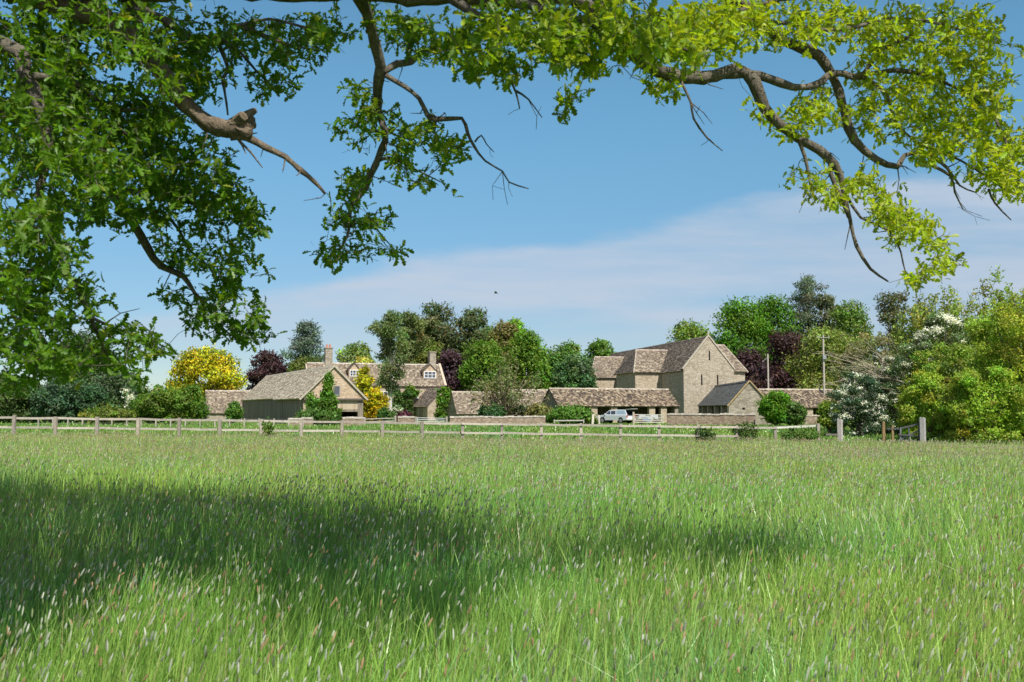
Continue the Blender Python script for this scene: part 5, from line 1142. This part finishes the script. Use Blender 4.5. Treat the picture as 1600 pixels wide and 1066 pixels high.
# limbs above the frame that carry the upper crown
for q in ([('w', ox, oy, 4.4, .3), ('w', -5.5, 5.6, 5.4, .2), ('w', -3, 6.2, 5.8, .13), ('w', -.5, 6.4, 5.8, .08), ('w', 1.6, 6.4, 5.4, .04)],
          [('w', ox, oy, 5.0, .3), ('w', -6.5, 6.5, 6.2, .2), ('w', -4.5, 8.0, 6.4, .12), ('w', -3, 9, 6.0, .05)],
          [('w', ox, oy, 5.5, .26), ('w', -6.5, 4.0, 7.2, .18), ('w', -4.2, 4.2, 7.6, .1), ('w', -2.2, 4.6, 7.2, .05)],
          [('w', ox, oy, 4.8, .28), ('w', -8.8, 6.6, 6.6, .18), ('w', -9.4, 8.6, 7.2, .08)], [('w', ox, oy, 5.5, .28), ('w', -9.8, 4.0, 7.2, .18), ('w', -11.4, 3.6, 7.6, .07)], [('w', ox, oy, 4.5, .28), ('w', -8.6, 2.6, 6.0, .18), ('w', -9.2, .6, 6.4, .07)]):
    limb(q, n=8)
MAIN = len(NP)
# leaf masses: (px, py, half width, half height, sprays, depth)
BL = [(60, 60, 110, 90, 100, 5.4), (60, 180, 100, 90, 100, 5.2), (125, 140, 95, 85, 85, 5.6), (240, 50, 80, 60, 40, 6.3), (225, 225, 95, 75, 80, 5.9), (120, 260, 120, 75, 85, 5.1), (300, 262, 80, 70, 55, 6.1), (300, 135, 45, 40, 18, 6.2),
      (35, 340, 70, 70, 55, 4.9), (150, 325, 90, 35, 30, 5.6), (250, 315, 100, 45, 50, 6.2), (345, 318, 65, 45, 34, 6.3), (380, 350, 42, 38, 18, 6.4), (300, 395, 55, 45, 18, 6.4), (370, 420, 52, 45, 24, 6.4), (350, 482, 72, 45, 44, 6.5), (392, 512, 34, 28, 16, 6.5), (270, 462, 24, 22, 6, 6.4), (255, 395, 30, 25, 6, 6.4), (240, 350, 50, 25, 10, 6.3),
      (35, 440, 60, 55, 40, 4.8), (45, 520, 62, 65, 46, 4.8), (105, 405, 48, 34, 15, 5.1), (138, 470, 38, 40, 16, 5.3), (95, 560, 62, 38, 24, 5), (20, 590, 40, 25, 8, 4.8), (190, 520, 50, 20, 12, 5.7), (232, 548, 34, 28, 10, 5.8), (180, 560, 36, 22, 9, 5.6), (215, 600, 22, 10, 3, 5.8),
      (320, 55, 60, 45, 24, 6.1), (400, 60, 65, 45, 32, 6.4), (470, 62, 65, 50, 32, 6.5), (435, 118, 50, 30, 12, 6.4), (520, 40, 50, 34, 16, 6.4), (410, 140, 30, 18, 4, 6.4), (330, 120, 40, 30, 9, 6.2),
      (558, 145, 22, 28, 5, 6), (560, 200, 42, 30, 12, 6), (640, 205, 55, 38, 22, 5.9), (700, 238, 38, 34, 14, 5.8), (625, 262, 30, 18, 6, 6), (668, 290, 34, 12, 5, 6), (555, 285, 48, 26, 11, 6.1), (540, 335, 38, 38, 12, 6.1), (590, 352, 36, 34, 10, 6.1), (522, 396, 30, 24, 9, 6.1), (612, 392, 16, 15, 4, 6.1), (560, 402, 24, 14, 4, 6.1), (585, 180, 26, 20, 4, 5.9),
      (620, 40, 60, 36, 22, 6), (685, 65, 65, 45, 28, 5.9), (755, 60, 65, 50, 38, 5.0), (780, 108, 52, 26, 16, 5.2), (840, 40, 75, 45, 48, 4.7), (870, 90, 55, 38, 24, 5), (885, 150, 26, 12, 4, 5.6), (880, 178, 14, 9, 3, 5.6), (730, 110, 28, 18, 5, 5.6),
      (940, 45, 75, 50, 55, 4.9), (1000, 55, 65, 50, 46, 4.7), (930, 112, 38, 18, 8, 5.6), (1060, 45, 65, 48, 46, 5), (1036, 138, 32, 18, 8, 5.9), (1130, 42, 65, 46, 44, 5.6), (1090, 80, 50, 25, 16, 5.4), (1210, 36, 75, 40, 38, 6.5), (1290, 36, 75, 40, 42, 6.8), (1380, 55, 75, 55, 52, 7), (1460, 50, 75, 60, 55, 7), (1530, 65, 45, 60, 36, 7), (1400, 120, 75, 50, 42, 7), (1480, 130, 75, 58, 56, 7), (1545, 150, 32, 60, 24, 7), (1265, 170, 50, 32, 18, 6.8), (1335, 175, 42, 42, 16, 6.9), (1420, 190, 75, 45, 38, 7), (1500, 205, 75, 48, 50, 7), (1570, 235, 48, 48, 32, 6.9), (1582, 285, 36, 36, 18, 6.8), (1540, 268, 45, 28, 14, 6.9), (1450, 238, 45, 24, 12, 6.9), (1245, 195, 40, 20, 10, 6.6), (1192, 182, 18, 22, 5, 6.4),
      (1228, 266, 22, 12, 3, 6.4), (1285, 280, 28, 22, 9, 6.5), (1345, 290, 42, 32, 17, 6.5), (1392, 320, 45, 30, 17, 6.5), (1432, 350, 40, 26, 14, 6.5), (1470, 378, 26, 20, 8, 6.5), (1462, 412, 34, 14, 7, 6.4), (1425, 440, 22, 16, 5, 6.3), (1492, 416, 14, 8, 3, 6.4), (1300, 315, 20, 14, 4, 6.5), (1405, 372, 30, 12, 5, 6.4), (1375, 345, 30, 18, 6, 6.5), (225, 70, 60, 38, 16, 5.05), (165, 30, 60, 35, 14, 5.0), (262, 135, 26, 22, 6, 5.1), (285, 105, 60, 50, 30, 6.1), (230, 190, 70, 60, 40, 5.9), (1640, 180, 60, 150, 60, 6.9), (1660, 330, 50, 50, 16, 6.8)]
CL = []
for px, py, rx, ry, n, Y in BL:
    n = int(n * LEAFK * (1.12 if px > 900 else 1.1 if px > 330 else 1.12))
    d = unit(n) * (rng.random(n) ** .4)[:, None]
    for q in d:
        c = P(px + q[0] * rx, py + q[2] * ry, Y + q[1] * .75); CL.append(c)
VIS = len(CL)
def in_poly(px, py, poly):
    q = np.array(poly, float); x0, y0 = q[:, 0], q[:, 1]; x1, y1 = np.roll(x0, -1), np.roll(y0, -1)
    return (((y0 > py) != (y1 > py)) & (px < (x1 - x0) * (py - y0) / (y1 - y0 + 1e-9) + x0)).sum() % 2 == 1
# unseen crown above the frame, clusters added along sun rays to shade the meadow
SH_A = [(-420, 742), (150, 748), (420, 760), (470, 800), (480, 866), (330, 880), (100, 872), (-420, 872)]
SH_E = [(-420, 742), (150, 748), (420, 760), (640, 783), (760, 798), (1000, 803), (1180, 808), (1290, 828), (1180, 834), (900, 830), (640, 815), (420, 792), (-420, 778)]
SH_B = [(420, 760), (640, 782), (760, 797), (780, 842), (480, 866), (470, 800)]
SH_D = [(760, 797), (1000, 803), (1180, 808), (1290, 830), (1150, 856), (900, 848), (780, 842)]
SH_C = [(330, 875), (760, 850), (720, 950), (480, 975)]
for poly, want in ((SH_A, 2900), (SH_B, 650), (SH_C, 70), (SH_D, 40), (SH_E, 800)):
    q = np.array(poly); k = 0
    while k < want:
        px, py = rng.uniform(q[:, 0].min(), q[:, 0].max()), rng.uniform(q[:, 1].min(), q[:, 1].max())
        if rng.random() > ((752 - HOR) / (py - HOR)) ** 2.7 or not in_poly(px, py, poly): continue
        y = (CAMZ - .55) * F / (py - HOR); gp = np.array([(px - 800) / F * y, y, .55]); 
        if lf(gp[0], gp[1], 2.3, 1.) < -.48 and want != 800: continue
        h = rng.uniform(4.9, 7.2); ok = False
        for _ in range(5):
            c = gp + SUN * ((h - .55) / SUN[2])
            if c[1] < .3 or HOR - (c[2] - CAMZ) / c[1] * F < -45: ok = True; break
            h += .6
        if ok: CL.append(c); k += 1
for c, r, n in (((-8, 6.6, 6.8), (3.2, 2.6, 1.2), 200), ((-9.5, 3.6, 6.8), (2.8, 2.6, 1.4), 180), ((-8.8, 1.2, 6.2), (2, 1.4, 1), 80), ((-7, 5.2, 8.6), (3, 2.6, 1.0), 140)):
    d = unit(n) * (rng.random(n) ** .4)[:, None]
    CL.extend(np.array(c) + d * np.array(r))
CL = np.array(CL)
def grow():
    global NP, NR
    pos = np.zeros((len(NP) + len(CL) * 9, 3)); rad = np.zeros(len(pos)); m = len(NP); pos[:m] = NP; rad[:m] = NR
    d0 = np.array([np.min(np.sum((pos[:MAIN] - c) ** 2, 1)) for c in CL]); order = np.argsort(d0); tw = NB(); dirs = np.zeros_like(CL)
    for i in order:
        c = CL[i]; dd = np.sum((pos[:m] - c) ** 2, 1) * (1 + .6 * (rad[:m] > .05)); j = int(np.argmin(dd)); p = pos[j]; L = np.linalg.norm(c - p)
        if L < .03: dirs[i] = unit(1)[0]; continue
        k = int(np.clip(L / (.085 if i < VIS else .25), 2, 8)); q = np.linspace(0, 1, k + 1)[:, None]
        side = unit(1)[0] * L * .22 + np.array([0, 0, -.10 * L]); pts = p + (c - p) * q + side * (q * (1 - q) * 1.6) + rng.normal(0, .012, (k + 1, 3)) * (q > 0)
        r0 = min(rad[j] * .7, .0035 + .0065 * min(1.2, L)); r1 = .0021; rr = r0 + (r1 - r0) * q[:, 0]
        tw.tube(pts, rr, 4 if i < VIS else 3, cap=False); pos[m:m + k] = pts[1:]; rad[m:m + k] = rr[1:]; m += k
        v = pts[-1] - pts[-2]; dirs[i] = v / (np.linalg.norm(v) + 1e-9)
        CL[i] = pts[-1]
    tw.build('twigs', M['oak bark'], oak, kind='stuff')
    return dirs
DIRS = grow()
def oak_leaves():
    nb = NB()
    def emit(ids, xs, hw, kmin, kmax, lmin, lmax):
        xs, hw = np.array(xs), np.array(hw); m = len(xs); mid = np.stack([xs, np.zeros(m), -.16 * xs ** 2], 1)
        rt = np.stack([xs + .05 * (hw > .18), hw, -.16 * xs ** 2 + hw * .28], 1)[:-1]; lt = rt * [1, -1, 1]
        tv = np.vstack([mid, rt, lt]); nv = len(tv); f4 = []
        for i in range(m - 2): f4 += [[i, i + 1, m + i + 1, m + i], [i + 1, i, 2 * m - 1 + i, 2 * m - 1 + i + 1]]
        f3 = [[m - 2, m - 1, m + m - 2], [m - 1, m - 2, 2 * m - 1 + m - 2]]
        idx = np.repeat(ids, rng.integers(kmin, kmax, len(ids))); n = len(idx)
        base = CL[idx] - DIRS[idx] * (rng.random(n) ** 1.5 * .13)[:, None] + rng.normal(0, .012 if kmax < 13 else .05, (n, 3))
        d = DIRS[idx] * .55 + unit(n) * .9 + np.array([0, 0, -.05]); d /= np.linalg.norm(d, axis=1)[:, None]
        up = unit(n) * .75 + np.array([0, 0, .9]); s = np.cross(up, d); s /= np.linalg.norm(s, axis=1)[:, None]; nr = np.cross(d, s)
        L = rng.uniform(lmin, lmax, n); bend = rng.uniform(.2, 2.2, n)
        v = base[:, None] + L[:, None, None] * (tv[None, :, 0:1] * d[:, None] + tv[None, :, 1:2] * s[:, None] + (tv[None, :, 2:3] * bend[:, None, None]) * nr[:, None])
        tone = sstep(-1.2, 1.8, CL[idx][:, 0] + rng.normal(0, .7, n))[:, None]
        a = np.array([.115, .24, .016]); b_ = np.array([.36, .47, .028])  # young leaves yellower rightward; sunlit brightness and left-side shade also put into colour
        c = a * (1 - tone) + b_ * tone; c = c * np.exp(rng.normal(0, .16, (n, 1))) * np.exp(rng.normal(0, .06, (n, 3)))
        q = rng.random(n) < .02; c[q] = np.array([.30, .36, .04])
        o = np.arange(n)[:, None] * nv
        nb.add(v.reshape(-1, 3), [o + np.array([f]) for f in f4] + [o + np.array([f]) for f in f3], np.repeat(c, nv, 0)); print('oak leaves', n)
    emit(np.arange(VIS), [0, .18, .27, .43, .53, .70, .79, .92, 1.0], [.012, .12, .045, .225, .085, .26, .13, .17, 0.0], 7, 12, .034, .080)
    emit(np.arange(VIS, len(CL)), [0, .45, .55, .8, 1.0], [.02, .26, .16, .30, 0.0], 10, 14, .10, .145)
    nb.build('foliage', M['oak_leaf'], oak, kind='stuff', label='lobed green oak leaves in clumps')
oak_leaves()
